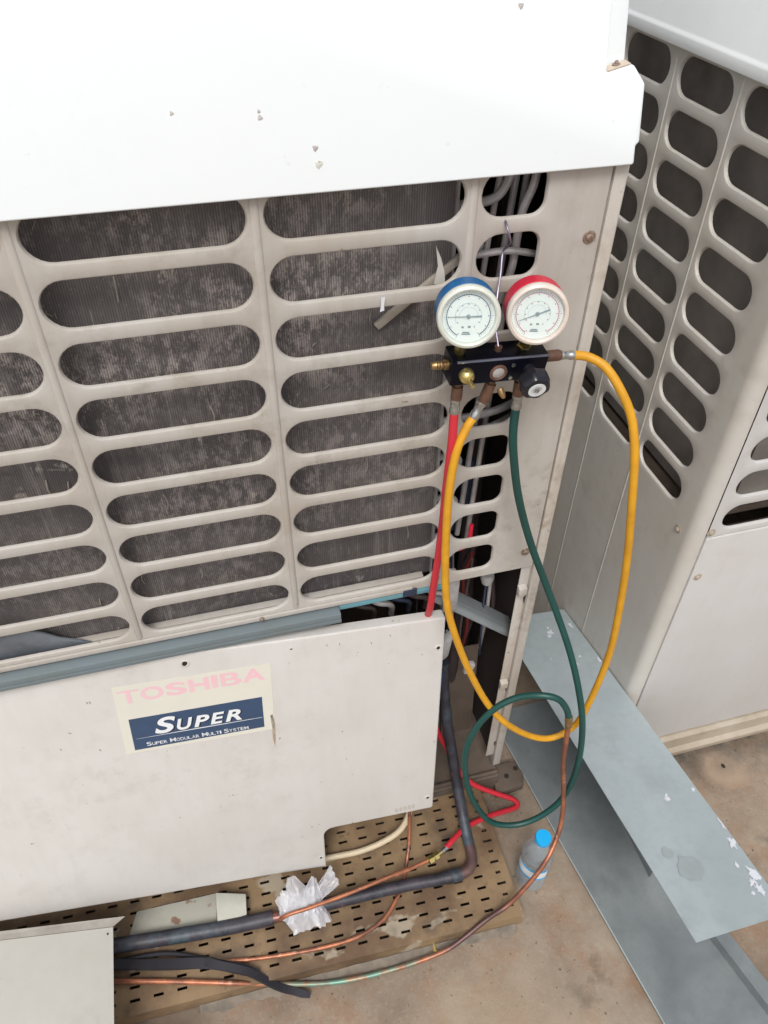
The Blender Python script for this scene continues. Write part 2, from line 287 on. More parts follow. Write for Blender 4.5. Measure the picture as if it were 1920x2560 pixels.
# ------------------------------------------------------------------ mesh helpers
def V(*a): return Vector(a)
class MB:
    def __init__(s): s.v = []; s.f = []
    def add(s, vs, fs):
        o = len(s.v); s.v += [tuple(p) for p in vs]; s.f += [tuple(i + o for i in f) for f in fs]; return s
    def box(s, lo, hi, bev=0.0, seg=2):
        return s.obox(V(*[(a + b) / 2 for a, b in zip(lo, hi)]), [V((hi[0] - lo[0]) / 2, 0, 0), V(0, (hi[1] - lo[1]) / 2, 0), V(0, 0, (hi[2] - lo[2]) / 2)], bev, seg)
    def obox(s, c, ax, bev=0.0, seg=2):
        bm = bmesh.new()
        vs = [bm.verts.new(Vector(c) + ax[0] * i + ax[1] * j + ax[2] * k) for i in (-1, 1) for j in (-1, 1) for k in (-1, 1)]
        for f in ((0, 1, 3, 2), (4, 6, 7, 5), (0, 4, 5, 1), (2, 3, 7, 6), (0, 2, 6, 4), (1, 5, 7, 3)): bm.faces.new([vs[i] for i in f])
        if bev: bmesh.ops.bevel(bm, geom=list(bm.edges), offset=bev, segments=seg, affect='EDGES', profile=0.5)
        return s.bm(bm)
    def bm(s, bm):
        bm.verts.index_update()
        s.add([v.co for v in bm.verts], [[v.index for v in f.verts] for f in bm.faces]); bm.free(); return s
    def prism(s, pts, ext, bev=0.0):
        """pts: 3D polygon, ext: extrusion vector"""
        bm = bmesh.new(); a = [bm.verts.new(p) for p in pts]; b = [bm.verts.new(Vector(p) + Vector(ext)) for p in pts]
        n = len(pts); bm.faces.new(a); bm.faces.new(b[::-1])
        for i in range(n): bm.faces.new((a[i], b[i], b[(i + 1) % n], a[(i + 1) % n]))
        bmesh.ops.recalc_face_normals(bm, faces=bm.faces)
        if bev: bmesh.ops.bevel(bm, geom=list(bm.edges), offset=bev, segments=2, affect='EDGES', profile=0.5)
        return s.bm(bm)
    def tube(s, pts, r, res=12, smooth=True, sub=6, caps=True, wob=0.0):
        P = catmull(pts, sub) if smooth else [Vector(p) for p in pts]
        n = len(P); rr = r if callable(r) else (lambda t: r)
        T = [(P[min(i + 1, n - 1)] - P[max(i - 1, 0)]).normalized() for i in range(n)]
        u = T[0].orthogonal().normalized(); vs = []; fs = []
        for i in range(n):
            u = (u - T[i] * u.dot(T[i])).normalized(); w_ = T[i].cross(u); q = rr(i / (n - 1))
            if wob: q *= 1 + wob * noise.noise(P[i] * 60)
            for j in range(res):
                a = 2 * math.pi * j / res; vs.append(P[i] + u * (math.cos(a) * q) + w_ * (math.sin(a) * q))
        for i in range(n - 1):
            for j in range(res):
                k = (j + 1) % res; fs.append((i * res + j, i * res + k, (i + 1) * res + k, (i + 1) * res + j))
        if caps: fs += [tuple(range(res))[::-1], tuple(range((n - 1) * res, n * res))]
        return s.add(vs, fs)
    def lathe(s, prof, o, ax, res=32, lobes=None):
        """prof: (radius, distance along axis); ax direction"""
        ax = Vector(ax).normalized(); u = ax.orthogonal().normalized(); w_ = ax.cross(u); o = Vector(o); vs = []; fs = []
        for r, h in prof:
            for j in range(res):
                a = 2 * math.pi * j / res; q = r * (lobes(a) if lobes else 1)
                vs.append(o + ax * h + u * (math.cos(a) * q) + w_ * (math.sin(a) * q))
        for i in range(len(prof) - 1):
            for j in range(res):
                k = (j + 1) % res; fs.append((i * res + j, i * res + k, (i + 1) * res + k, (i + 1) * res + j))
        if prof[0][0] > 1e-6: fs.append(tuple(range(res))[::-1])
        if prof[-1][0] > 1e-6: fs.append(tuple(range((len(prof) - 1) * res, len(prof) * res)))
        return s.add(vs, fs)
    def cyl(s, a, b, r, res=16, bev=0.0):
        a = Vector(a); b = Vector(b); L = (b - a).length
        pr = [(r, 0), (r, L)] if not bev else [(r - bev, 0), (r, bev), (r, L - bev), (r - bev, L)]
        return s.lathe(pr, a, b - a, res)
    def build(s, name, mat, parent=None, smooth=True, ang=35, face=None):
        off = world_loc(parent)
        me = bpy.data.meshes.new(name); me.from_pydata([tuple(Vector(p) - off) for p in s.v], [], s.f)
        bm = bmesh.new(); bm.from_mesh(me)
        bmesh.ops.remove_doubles(bm, verts=bm.verts, dist=1e-6)
        bmesh.ops.recalc_face_normals(bm, faces=bm.faces)
        if face:
            fv = Vector(face)
            if sum(f.normal.dot(fv) * f.calc_area() for f in bm.faces) < 0: bmesh.ops.reverse_faces(bm, faces=bm.faces)
        if smooth:
            c = math.cos(math.radians(ang))
            for f in bm.faces: f.smooth = True
            for e in bm.edges:
                if len(e.link_faces) == 2 and e.link_faces[0].normal.dot(e.link_faces[1].normal) < c: e.smooth = False
        bm.to_mesh(me); bm.free()
        me.materials.append(mat)
        o = bpy.data.objects.new(name, me); COL.objects.link(o)
        if parent: o.parent = parent
        return o
def world_loc(o):
    p = Vector((0, 0, 0))
    while o: p += o.location; o = o.parent
    return p
def catmull(pts, sub):
    P = [Vector(p) for p in pts]; P = [2 * P[0] - P[1]] + P + [2 * P[-1] - P[-2]]; out = []
    for i in range(1, len(P) - 2):
        for k in range(sub):
            t = k / sub; a, b, c, d = P[i - 1:i + 3]
            out.append(0.5 * ((2 * b) + (c - a) * t + (2 * a - 5 * b + 4 * c - d) * t * t + (-a + 3 * b - 3 * c + d) * t ** 3))
    out.append(P[-2]); return out
def thing(name, label, cat, loc, group=None):
    o = bpy.data.objects.new(name, None); COL.objects.link(o); o.location = loc
    o['label'] = label; o['category'] = cat
    if group: o['group'] = group
    return o
def tag(o, label, cat, group=None):
    o['label'] = label; o['category'] = cat
    if group: o['group'] = group
    return o

# rounded-hole sheet: cells with one slot each; f(u,v,d) maps panel coordinates to the world
def rrect(x0, x1, z0, z1, rl, rr, n=7):
    out = []
    for cx, cz, r, a0, sx, sz in ((x1 - rr, z1 - rr, rr, 0, 1, 1), (x0 + rl, z1 - rl, rl, 90, -1, 1), (x0 + rl, z0 + rl, rl, 180, -1, -1), (x1 - rr, z0 + rr, rr, 270, 1, -1)):
        for i in range(n):
            a = math.radians(a0 + 90 * i / (n - 1)); out.append((cx + r * math.cos(a), cz + r * math.sin(a), i, sx, sz, a0))
    return out
def slot_cell(mb, f, cell, hole, rl, rr, lip=0.0034, depth=0.0052, n=7):
    X0, X1, Z0, Z1 = cell; x0, x1, z0, z1 = hole; rings = []
    base = rrect(x0 - lip, x1 + lip, z0 - lip, z1 + lip, rl + lip, rr + lip, n)
    outer = []
    for (x, z, i, sx, sz, a0) in base:
        first_is_side = a0 in (0, 180)           # sample 0 lies beside the vertical side for these corners
        h = (n - 1) // 2
        side = i < h if first_is_side else i > h
        if i == h: outer.append((X1 if sx > 0 else X0, Z1 if sz > 0 else Z0))
        elif side: outer.append((X1 if sx > 0 else X0, z))
        else: outer.append((x, Z1 if sz > 0 else Z0))
    rings.append([f(x, z, 0) for x, z in outer])
    for k, d in ((1.0, 0.0), (0.45, 0.0006), (0.12, 0.0022), (0.0, 0.0045), (0.0, depth)):
        q = rrect(x0 - lip * k, x1 + lip * k, z0 - lip * k, z1 + lip * k, rl + lip * k, rr + lip * k, n)
        rings.append([f(p[0], p[1], d) for p in q])
    N = len(base); vs = [p for r in rings for p in r]; fs = []
    for k in range(len(rings) - 1):
        for j in range(N):
            m = (j + 1) % N; fs.append((k * N + j, k * N + m, (k + 1) * N + m, (k + 1) * N + j))
    mb.add(vs, fs)
def rect(mb, f, x0, x1, z0, z1): mb.add([f(x0, z0, 0), f(x1, z0, 0), f(x1, z1, 0), f(x0, z1, 0)], [(0, 1, 2, 3)])
def bead(mb, a, b, r, nrm, side):
    """half-round raised rib from a to b, rounded ends"""
    a = Vector(a); b = Vector(b); t = (b - a).normalized(); side = Vector(side); nrm = Vector(nrm); vs = []; fs = []; n = 8
    L = (b - a).length; st = [(0, 0.01), (r * 0.3, 0.7), (r, 1), (L - r, 1), (L - r * 0.3, 0.7), (L, 0.01)]
    for d, q in st:
        for j in range(n + 1):
            th = math.pi * j / n; vs.append(a + t * d + side * (math.cos(th) * r * q) + nrm * (math.sin(th) * r * 0.55 * q))
    for i in range(len(st) - 1):
        for j in range(n): fs.append((i * (n + 1) + j, i * (n + 1) + j + 1, (i + 1) * (n + 1) + j + 1, (i + 1) * (n + 1) + j))
    mb.add(vs, fs)
def screw_mesh(mb, p, nrm, r=0.0055):
    nrm = Vector(nrm).normalized()
    mb.lathe([(r * 1.9, 0), (r * 1.8, 0.0006), (r * 1.05, 0.0008), (r, 0.0022), (r * 0.7, 0.0032), (0.0001, 0.0034)], p, nrm, 18)
    u = nrm.orthogonal().normalized(); mb.obox(Vector(p) + nrm * 0.0033, [u * r * 0.7, nrm.cross(u) * r * 0.12, nrm * 0.0004])

# ------------------------------------------------------------------ ground
g = MB()
N = 60
vs = []; fs = []
for i in range(N + 1):
    for j in range(N + 1):
        x = -1.5 + 4 * i / N; y = -2.0 + 4 * j / N
        vs.append((x, y, 0.0022 * noise.noise(Vector((x * 7, y * 7, 0))) - 0.002))
for i in range(N):
    for j in range(N): fs.append((i * (N + 1) + j, (i + 1) * (N + 1) + j, (i + 1) * (N + 1) + j + 1, i * (N + 1) + j + 1))
g.add(vs, fs)
Rg = 200.0
g.add([(-Rg, -Rg, -0.006), (Rg, -Rg, -0.006), (Rg, Rg, -0.006), (-Rg, Rg, -0.006)], [(0, 1, 2, 3)])
o = g.build('ground', M_CONC); o['kind'] = 'structure'
b_ = MB(); b_.lathe([(0.0045, 0.0), (0.0040, 0.0012), (0.0001, 0.0012)], (0.987, -0.099, 0.0002), (0, 0, 1), 12, lambda a: 1 + 0.2 * math.sin(2 * a)); b_.build('anchor_hole', M_HOLE, o)

# ------------------------------------------------------------------ UNIT A (main)
A = thing('condensing_unit', 'large beige outdoor unit with the gauge set hung on its slotted front grille', 'outdoor unit', (0, 0.35, 0))
fA = lambda u, v, d: (u, d, v)
mb = MB()
PITCH = 0.22675; RZ = 0.06925; Z0 = 0.746
ribs = [0.301 - PITCH * i for i in range(5)]
zlo, zhi = Z0 - RZ / 2, Z0 + RZ * 8.5
for i in range(4):
    X1, X0 = ribs[i], ribs[i + 1]
    for r in range(9):
        zc = Z0 + RZ * r
        slot_cell(mb, fA, (X0, X1, zc - RZ / 2, zc + RZ / 2), (X0 + 0.0095, X1 - 0.0085, zc - 0.0260, zc + 0.0255), 0.0257, 0.0257)
for r in range(9):
    zc = Z0 + RZ * r
    slot_cell(mb, fA, (0.301, 0.3935, zc - RZ / 2, zc + RZ / 2), (0.311, 0.383, zc - 0.0255, zc + 0.0252), 0.0250, 0.0150)
for r in range(9): rect(mb, fA, 0.3935, 0.4555, zlo + RZ * r, zlo + RZ * (r + 1))
rect(mb, fA, ribs[4], 0.4555, 0.703, zlo); rect(mb, fA, ribs[4], 0.4555, zhi, 1.36)
mb.add([(0.4555, 0, 0.703), (0.4555, 0, 1.36), (0.4555, 0.018, 1.36), (0.4555, 0.018, 0.703)], [(0, 1, 2, 3)])
mb.add([(ribs[4], 0, 0.703), (0.4555, 0, 0.703), (0.4555, 0.016, 0.701), (ribs[4], 0.016, 0.701)], [(0, 1, 2, 3)])
mb.build('grille_panel', M_BEIGE, A, face=(0, -1, 0))
for x in ribs[:4]:
    b_ = MB(); bead(b_, (x, 0.0005, 0.713), (x, 0.0005, 1.335), 0.0048, (0, -1, 0), (1, 0, 0)); b_.build('rib', M_BEIGE, A)
# pressed lower ledge of the grille
b_ = MB(); b_.box((ribs[4], -0.0035, 0.7035), (0.255, -0.0003, 0.7125), 0.0012); b_.build('grille_lip', M_BEIGE, A)
# corner post with inner flange and clips
b_ = MB()
b_.prism([(0.4585, -0.001, 0.075), (0.4735, -0.001, 0.075), (0.4760, 0.0015, 0.075), (0.4760, 0.03, 0.075), (0.4585, 0.03, 0.075)], (0, 0, 1.25), 0.0006)
b_.box((0.4415, 0.006, 0.11), (0.4583, 0.0085, 0.702), 0.0006)
b_.build('corner_post', M_POST, A)
for z in (0.645, 0.378):
    b_ = MB(); b_.prism([(0.4395, 0.0055, z - 0.012), (0.4395, -0.004, z - 0.008), (0.4395, -0.004, z + 0.008), (0.4395, 0.0055, z + 0.012)], (0.0145, 0, 0), 0.0008)
    b_.build('clip', M_POST, A)
for z in (0.62, 0.36, 0.16):
    b_ = MB(); b_.prism([(0.4545, 0.0050, z), (0.4580, 0.0050, z + 0.004), (0.4575, 0.0050, z - 0.016), (0.4560, 0.0050, z - 0.010)], (0, 0.0008, 0)); b_.build('gap_tear', M_HOLE, A)
for i, (x, z) in enumerate(((0.443, 1.243), (0.439, 0.740))):
    b_ = MB(); screw_mesh(b_, (x, -0.0003, z), (0, -1, 0), 0.0042); b_.build('screw', M_SCREW, A)
b_ = MB(); screw_mesh(b_, (0.022, -0.0036, 0.7085), (0, -1, 0.2), 0.0022); b_.build('screw', M_SCREW, A)
# right side wall, rear wall, left wall, top deck
b_ = MB(); b_.box((0.470, 0.031, 0.06), (0.475, 0.72, 1.32)); b_.build('side_wall', M_BGREY, A)
b_ = MB(); b_.box((-0.62, 0.70, 0.05), (0.469, 0.72, 1.32)); b_.build('rear_wall', M_BGREY, A)
b_ = MB(); b_.box((-0.64, 0.001, 0.05), (-0.622, 0.72, 1.32)); b_.build('left_wall', M_BGREY, A)
# added near-black lining; its colour stands in for the interior's shade
b_ = MB(); b_.box((0.298, 0.30, 0.06), (0.468, 0.305, 1.34)); b_.box((-0.60, 0.22, 0.06), (0.297, 0.225, 1.34)); b_.box((0.4635, 0.032, 0.069), (0.4690, 0.30, 1.34)); b_.box((0.2985, 0.10, 0.069), (0.3015, 0.30, 1.34)); b_.build('dark_lining', M_BLACKIN, A)
b_ = MB(); b_.box((-0.61, 0.0105, 0.686), (0.28, 0.215, 0.6975)); b_.build('coil_shelf', M_PAN, A)
# cover hood
lean = 0.25
def cov(x, z, dy=0.0): return (x, -0.012 + lean * (z - 1.322) + dy, z)
def hood(poly, dy, name, mat, par, bev=0.002):
    bm = bmesh.new(); a = [bm.verts.new(cov(x, z, dy)) for x, z in poly]; b = [bm.verts.new((x, 0.70, z)) for x, z in poly]
    n = len(poly); bm.faces.new(a); bm.faces.new(b[::-1])
    for i in range(n): bm.faces.new((a[i], b[i], b[(i + 1) % n], a[(i + 1) % n]))
    bmesh.ops.recalc_face_normals(bm, faces=bm.faces)
    bmesh.ops.bevel(bm, geom=list(bm.edges), offset=bev, segments=3, affect='EDGES', profile=0.5)
    return MB().bm(bm).build(name, mat, par)
top = hood([(-0.66, 1.322), (0.4725, 1.322), (0.4725, 1.340), (0.4765, 1.342), (0.4765, 1.394), (0.462, 1.411), (0.433, 1.405), (0.433, 1.72), (-0.66, 1.72)], 0, 'top_cover', M_WHITE, A, 0.003)
hood([(0.4335, 1.4045), (0.4600, 1.4105), (0.4600, 1.715), (0.4335, 1.715)], 0.016, 'corner_recess', M_WHITE, A)
b_ = MB(); b_.prism([cov(0.4345, 1.4058, 0.0020), cov(0.4590, 1.4110, 0.0020), cov(0.4590, 1.4112, 0.0155), cov(0.4345, 1.4060, 0.0155)], (0, 0.0, 0.0010)); b_.build('recess_ledge', M_LEDGE, A)
b_ = MB(); screw_mesh(b_, cov(0.447, 1.4100, 0.009), (-0.1, -0.1, 1), 0.0022); b_.build('screw', M_SCREW, A)
for (x, z, r) in ((0.012, 1.396, 0.002), (0.089, 1.388, 0.0026), (0.0885, 1.393, 0.0018), (0.137, 1.3605, 0.003), (0.139, 1.347, 0.0042), (0.1395, 1.3485, 0.002), (0.34, 1.462, 0.003)):
    b_ = MB(); b_.lathe([(r, 0), (r * 0.7, 0.0007), (0.0001, 0.0009)], cov(x, z, 0.0002), (0, -1, 0.25), 9, lambda a, s=x: 1 + 0.25 * math.sin(3 * a + s * 90)); b_.build('paint_chip', M_CHIP if r < 0.0035 else M_BEZEL, top)
# coil and its end plate
b_ = MB()
nx = 90; nz = 40; vs = []; fs = []
for i in range(nx + 1):
    for j in range(nz + 1):
        x = -0.61 + 0.903 * i / nx; z = 0.700 + 0.627 * j / nz
        vs.append((x, 0.033 + 0.0025 * noise.noise(Vector((x * 18, z * 9, 1))), z))
for i in range(nx):
    for j in range(nz): fs.append((i * (nz + 1) + j, (i + 1) * (nz + 1) + j, (i + 1) * (nz + 1) + j + 1, i * (nz + 1) + j + 1))
b_.add(vs, fs); b_.box((-0.61, 0.038, 0.700), (0.293, 0.085, 1.327)); b_.build('coil', M_COIL, A, True, 80)
b_ = MB()
for k in range(22):
    x = random.uniform(-0.36, 0.27); z = random.uniform(0.76, 1.30); L = random.uniform(0.006, 0.03)
    b_.tube([(x, 0.0315, z), (x + random.uniform(-.002, .004), 0.0295, z + L * 0.5), (x + random.uniform(-.003, .003), 0.0315, z + L)], 0.0007, 5, True, 2)
for k in range(60):
    x = random.gauss(-0.22, 0.09) if k % 2 else random.uniform(-0.3, 0.25); z = random.uniform(1.05, 1.30); L = random.uniform(0.004, 0.012); a = random.uniform(-0.9, 0.9)
    if x > 0.285: continue
    b_.tube([(x, 0.0315, z), (x + math.sin(a) * L, 0.0290, z + math.cos(a) * L)], 0.0006, 4, False)
o = b_.build('dust_fluff', M_WOOD, A); o['kind'] = 'stuff'
b_ = MB(); b_.box((0.2935, 0.028, 0.700), (0.2960, 0.12, 1.33)); b_.build('coil_end_plate', M_TUBE, A)
b_ = MB(); b_.box((-0.61, 0.018, 0.698), (0.28, 0.0305, 0.708), 0.002); b_.build('drain_ledge', M_BEIGE, A)
b_ = MB(); b_.prism([(-0.61, 0.012, 0.7085), (-0.218, 0.012, 0.7085), (-0.233, 0.012, 0.720), (-0.256, 0.012, 0.732), (-0.276, 0.012, 0.750), (-0.299, 0.012, 0.765), (-0.323, 0.012, 0.774), (-0.61, 0.012, 0.800)], (0, 0.005, 0), 0.002); b_.build('fan_shroud', M_SHROUD, A)
# return bends and pipes seen through the narrow slots
for k, z in enumerate((1.312, 1.268, 1.232, 1.196, 1.155, 1.118, 1.078, 1.036, 0.992, 0.956, 0.918, 0.876, 0.84, 0.80, 0.762)):
    b_ = MB(); dz = 0.0130; y = 0.034 + 0.012 * (k % 2)
    if k == 0: pts = [(0.296, y, z), (0.340, y, z + 0.002), (0.356, y, z + 0.012)]
    elif k == 1: pts = [(0.296, y, z + 0.006), (0.335, y, z + 0.008), (0.352, y, z + 0.018), (0.362, y, z + 0.045), (0.366, y, z + 0.08)]
    elif k in (8, 9): pts = [(0.296, y, z), (0.37, y, z + 0.004), (0.43, y + 0.02, z + 0.010)]
    else: pts = [(0.296, y, z - dz), (0.312, y, z - dz), (0.322, y, z - dz * 0.6), (0.326, y, z), (0.322, y, z + dz * 0.6), (0.312, y, z + dz), (0.296, y, z + dz)]
    b_.tube(pts, 0.0054, 10); b_.build('return_bend', M_TUBE, A)
for (x, y, r, z0, z1, dx) in ((0.358, 0.055, 0.0042, 0.75, 1.32, 0.014), (0.374, 0.058, 0.0040, 0.72, 1.32, 0.012), (0.343, 0.05, 0.0036, 1.10, 1.32, 0.008), (0.350, 0.13, 0.009, 0.10, 1.32, 0.0), (0.40, 0.14, 0.012, 0.10, 1.32, 0.0), (0.435, 0.20, 0.016, 0.08, 1.0, -0.01)):
    b_ = MB(); b_.tube([(x - dx, y, z0), (x - dx * 0.4, y, (z0 * 2 + z1) / 3), (x + dx * 0.4, y + 0.004, (z0 + 2 * z1) / 3), (x + dx, y, z1)], r, 10); b_.build('riser_pipe', M_DKTUBE if r > 0.005 else M_TUBE, A)
b_ = MB(); b_.tube([(0.385, 0.03, 1.33), (0.381, 0.03, 1.295), (0.372, 0.032, 1.262), (0.370, 0.035, 1.20), (0.366, 0.05, 1.15)], 0.0048, 10); b_.build('riser_pipe', M_TUBE, A)
b_ = MB(); b_.tube([(0.30, 0.026, 1.222), (0.33, 0.024, 1.226), (0.36, 0.024, 1.226), (0.395, 0.03, 1.216)], 0.0042, 8); b_.build('riser_pipe', M_TUBE, A)
b_ = MB(); b_.tube([(0.30, 0.03, 0.742), (0.335, 0.028, 0.744), (0.348, 0.028, 0.748), (0.354, 0.028, 0.760), (0.356, 0.03, 0.79)], 0.0035, 8); b_.build('red_wire', M_REDBOOT, A)
b_ = MB(); b_.tube([(0.305, 0.0295, 0.7418), (0.323, 0.0285, 0.7432)], 0.0042, 8, False); b_.build('wire_ferrule', M_STEEL, A)
b_ = MB(); b_.box((0.298, 0.06, 0.75), (0.345, 0.09, 0.80), 0.006); b_.box((0.35, 0.07, 0.79), (0.375, 0.085, 0.88), 0.005); b_.build('foam_wrap', M_BLUEIN, A)
# rails below the grille
b_ = MB(); b_.box((-0.62, -0.016, 0.680), (0.139, 0.010, 0.6985), 0.0015); b_.box((-0.62, -0.0172, 0.6800), (0.139, -0.0162, 0.6875), 0.0004); b_.build('support_rail', M_BLUEGREY, A)
b_ = MB(); b_.box((0.1395, -0.001, 0.6900), (0.305, 0.012, 0.7000), 0.0008); b_.build('inner_rail', M_TEAL, A)
b_ = MB(); b_.box((0.240, -0.0045, 0.6935), (0.262, -0.0015, 0.708), 0.0008); b_.build('rail_clip', M_BLUEIN, A)
# diagonal galvanised angle in the opening
b_ = MB()
a0, a1 = V(0.305, 0.030, 0.652), V(0.4625, 0.030, 0.503); t = (a1 - a0); dn = V(0, 0, -1); n_ = 0.030
b_.prism([a0, a1, a1 + V(0, 0.026, 0.004), a0 + V(0, 0.026, 0.004)], (0, 0, 0.0015))
b_.prism([a0, a1, a1 + V(-0.004, -0.001, -0.023), a0 + V(-0.004, -0.001, -0.023)], (0, 0.0015, 0))
b_.build('angle_bracket', M_BRACKET, A)
# base pan
b_ = MB(); b_.box((-0.62, -0.022, 0.055), (0.466, 0.70, 0.068), 0.003)
b_.box((-0.62, -0.022, 0.003), (0.466, -0.0195, 0.0549)); b_.box((0.25, -0.02, 0.0682), (0.462, -0.014, 0.082), 0.002); b_.build('base_pan', M_PAN, A)
b_ = MB(); b_.prism([(0.455, -0.045, 0.012), (0.520, -0.040, 0.012), (0.530, -0.012, 0.012), (0.522, 0.018, 0.012), (0.467, 0.02, 0.012)], (0, 0, 0.022), 0.003); b_.build('foot', M_PAN, A)
for (x, y) in ((0.491, -0.012), (0.517, 0.000)):
    b_ = MB(); b_.cyl((x, y, 0.0335), (x, y, 0.0352), 0.0055, 14); b_.build('bolt_hole', M_HOLE, A)
# compartment contents
b_ = MB(); b_.prism([(0.352, 0.10, 0.069), (0.445, 0.10, 0.069), (0.455, 0.14, 0.32), (0.350, 0.16, 0.30)], (0, 0.004, 0), 0.001); b_.build('inner_plate', M_PAN, A)
b_ = MB(); b_.tube([(0.372, 0.098, 0.072), (0.368, 0.10, 0.16), (0.360, 0.115, 0.26)], 0.0012, 6); b_.build('plate_seam', M_HOLE, A)
b_ = MB(); b_.tube([(0.345, 0.06, 0.50), (0.365, 0.05, 0.47), (0.382, 0.045, 0.42), (0.388, 0.045, 0.405)], 0.0022, 8); b_.build('cable', M_GREYWHITE, A)
b_ = MB(); b_.obox(V(0.392, 0.045, 0.392), [V(0.008, 0, -0.003), V(0, 0.006, 0), V(0.004, 0, 0.014)], 0.003); b_.build('connector', M_GREYWHITE, A)
b_ = MB(); b_.prism([(0.325, 0.03, 0.50), (0.350, 0.035, 0.51), (0.344, 0.035, 0.455), (0.330, 0.03, 0.45)], (0, 0.02, 0), 0.004); b_.build('clip_plate', M_GREYWHITE, A)
b_ = MB(); b_.box((0.312, 0.0, 0.40), (0.328, 0.02, 0.455), 0.005); b_.build('terminal_block', M_BLUEIN, A)
b_ = MB(); b_.lathe([(0.011, 0), (0.012, 0.01), (0.009, 0.022), (0.0001, 0.024)], (0.408, 0.055, 0.64), (0, 0, -1), 14); b_.build('pipe_cap', M_GREYWHITE, A)
b_ = MB(); b_.box((0.318, 0.022, 0.60), (0.345, 0.05, 0.68), 0.004); b_.build('valve_block', M_TUBE, A)
for k in range(5):
    b_ = MB(); x = 0.15 + 0.03 * k; b_.tube([(x, 0.05, 0.70), (x + 0.02, 0.03, 0.66), (x + 0.05, 0.03, 0.64), (x + 0.06, 0.06, 0.58)], 0.004 + 0.001 * (k % 2), 8); b_.build('cable', (M_DKTUBE, M_TUBE, M_BLUEIN)[k % 3], A)

for k in range(9):
    b_ = MB(); x = 0.335 + 0.013 * k; z = 0.69 - 0.02 * (k % 3); y = 0.05 + 0.03 * (k % 3)
    b_.tube([(x, y, z), (x + 0.01 * math.sin(k), y + 0.01, z - 0.08), (x - 0.012 * math.cos(k * 2), y - 0.01, z - 0.17), (x + 0.01, y + 0.02, z - 0.30)], 0.0022 + 0.0012 * (k % 3), 8); b_.build('cable', (M_DKTUBE, M_BLUEIN, M_TUBE, M_DKTUBE, M_REDDK)[k % 5], A)

# ------------------------------------------------------------------ UNIT B (right)
B = thing('condensing_unit', 'second grey outdoor unit at the right, its slotted side facing the first', 'outdoor unit', (1.2, 0.35, 0))
XB, YB = 0.70, -0.05
fBs = lambda u, v, d: (XB + d, u, v)       # side: u = y
mb = MB(); RB = 0.0668; ZB = 0.794
by = [-0.003 + 0.15 * i for i in range(6)]
for i in range(5):
    for r in range(9):
        zc = ZB + RB * r
        slot_cell(mb, fBs, (by[i], by[i + 1], zc - RB / 2, zc + RB / 2), (by[i] + 0.0145, by[i + 1] - 0.0105, zc - 0.0245, zc + 0.0245), 0.0244, 0.0244)
z0, z1 = ZB - RB / 2, ZB + 8.5 * RB
rect(mb, fBs, by[0], by[5], 0.055, z0); rect(mb, fBs, by[0], by[5], z1, 1.42)
R = 0.020; pr = [(by[0], 0.0)] + [(YB + R - R * math.sin(a), R - R * math.cos(a)) for a in [math.pi / 2 * i / 8 for i in range(9)]] + [(YB, 0.0225), (YB + 0.003, 0.0235), (YB + 0.012, 0.0235)]
vs = []; fs = []
for y, dx in pr: vs += [(XB + dx, y, 0.055), (XB + dx, y, 1.42)]
for i in range(len(pr) - 1): fs.append((2 * i, 2 * i + 1, 2 * i + 3, 2 * i + 2))
mb.add(vs, fs); mb.build('side_panel', M_BGREY, B, face=(-1, 0, 0))
for y in by[1:5]:
    b_ = MB(); bead(b_, (XB + 0.0002, y, 0.07), (XB + 0.0002, y, 1.40), 0.0022, (-1, 0, 0), (0, 1, 0)); b_.build('rib', M_BGREY, B)
fBf = lambda u, v, d: (u, YB + 0.0005 + d, v)
mb = MB(); ZF = 0.782
for i in range(3):
    for r in range(9):
        zc = ZF + RB * r; X0 = 0.7355 + 0.2185 * i
        slot_cell(mb, fBf, (X0, X0 + 0.2185, zc - RB / 2, zc + RB / 2), (X0 + 0.0095, X0 + 0.209, zc - 0.0238, zc + 0.0238), 0.0237, 0.0237)
rect(mb, fBf, 0.7255, 0.7355, 0.7455, 1.42); rect(mb, fBf, 0.7355, 1.391, 0.7455, ZF - RB / 2); rect(mb, fBf, 0.7355, 1.391, ZF + 8.5 * RB, 1.42); rect(mb, fBf, 1.391, 1.66, 0.7455, 1.42)
mb.build('front_grille', M_BFRONT, B, face=(0, -1, 0))
b_ = MB(); b_.box((0.7265, YB - 0.0008, 0.118), (1.66, YB + 0.012, 0.7440), 0.0022, 3); b_.build('front_panel', M_BFRONT, B)
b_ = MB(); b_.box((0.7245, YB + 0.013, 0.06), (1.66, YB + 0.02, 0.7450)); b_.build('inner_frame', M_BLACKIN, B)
b_ = MB(); b_.prism([(0.703, -0.052, 0.112), (0.703, -0.060, 0.106), (0.703, -0.060, 0.072), (0.703, -0.070, 0.066), (0.703, -0.070, 0.052), (0.703, -0.03, 0.052), (0.703, -0.03, 0.112)], (0.96, 0, 0), 0.001); b_.build('base_rail', M_BASERAIL, B)
b_ = MB(); b_.box((0.72, -0.03, 0.0), (1.64, 0.70, 0.0515)); b_.build('base_frame', M_PAN, B)
b_ = MB(); b_.box((1.655, YB + 0.02, 0.055), (1.66, 0.745, 1.42)); b_.box((0.71, 0.748, 0.055), (1.66, 0.755, 1.42)); b_.build('rear_wall', M_BGREY, B)
for p, nrm in (((0.7000, -0.012, 0.737), (-1, 0, 0)), ((0.7305, YB - 0.0003, 0.757), (0, -1, 0)), ((0.7395, YB - 0.0010, 0.652), (0, -1, 0)), ((0.742, YB - 0.0010, 0.142), (0, -1, 0))):
    b_ = MB(); screw_mesh(b_, p, nrm, 0.004); b_.build('screw', M_BASERAIL, B)
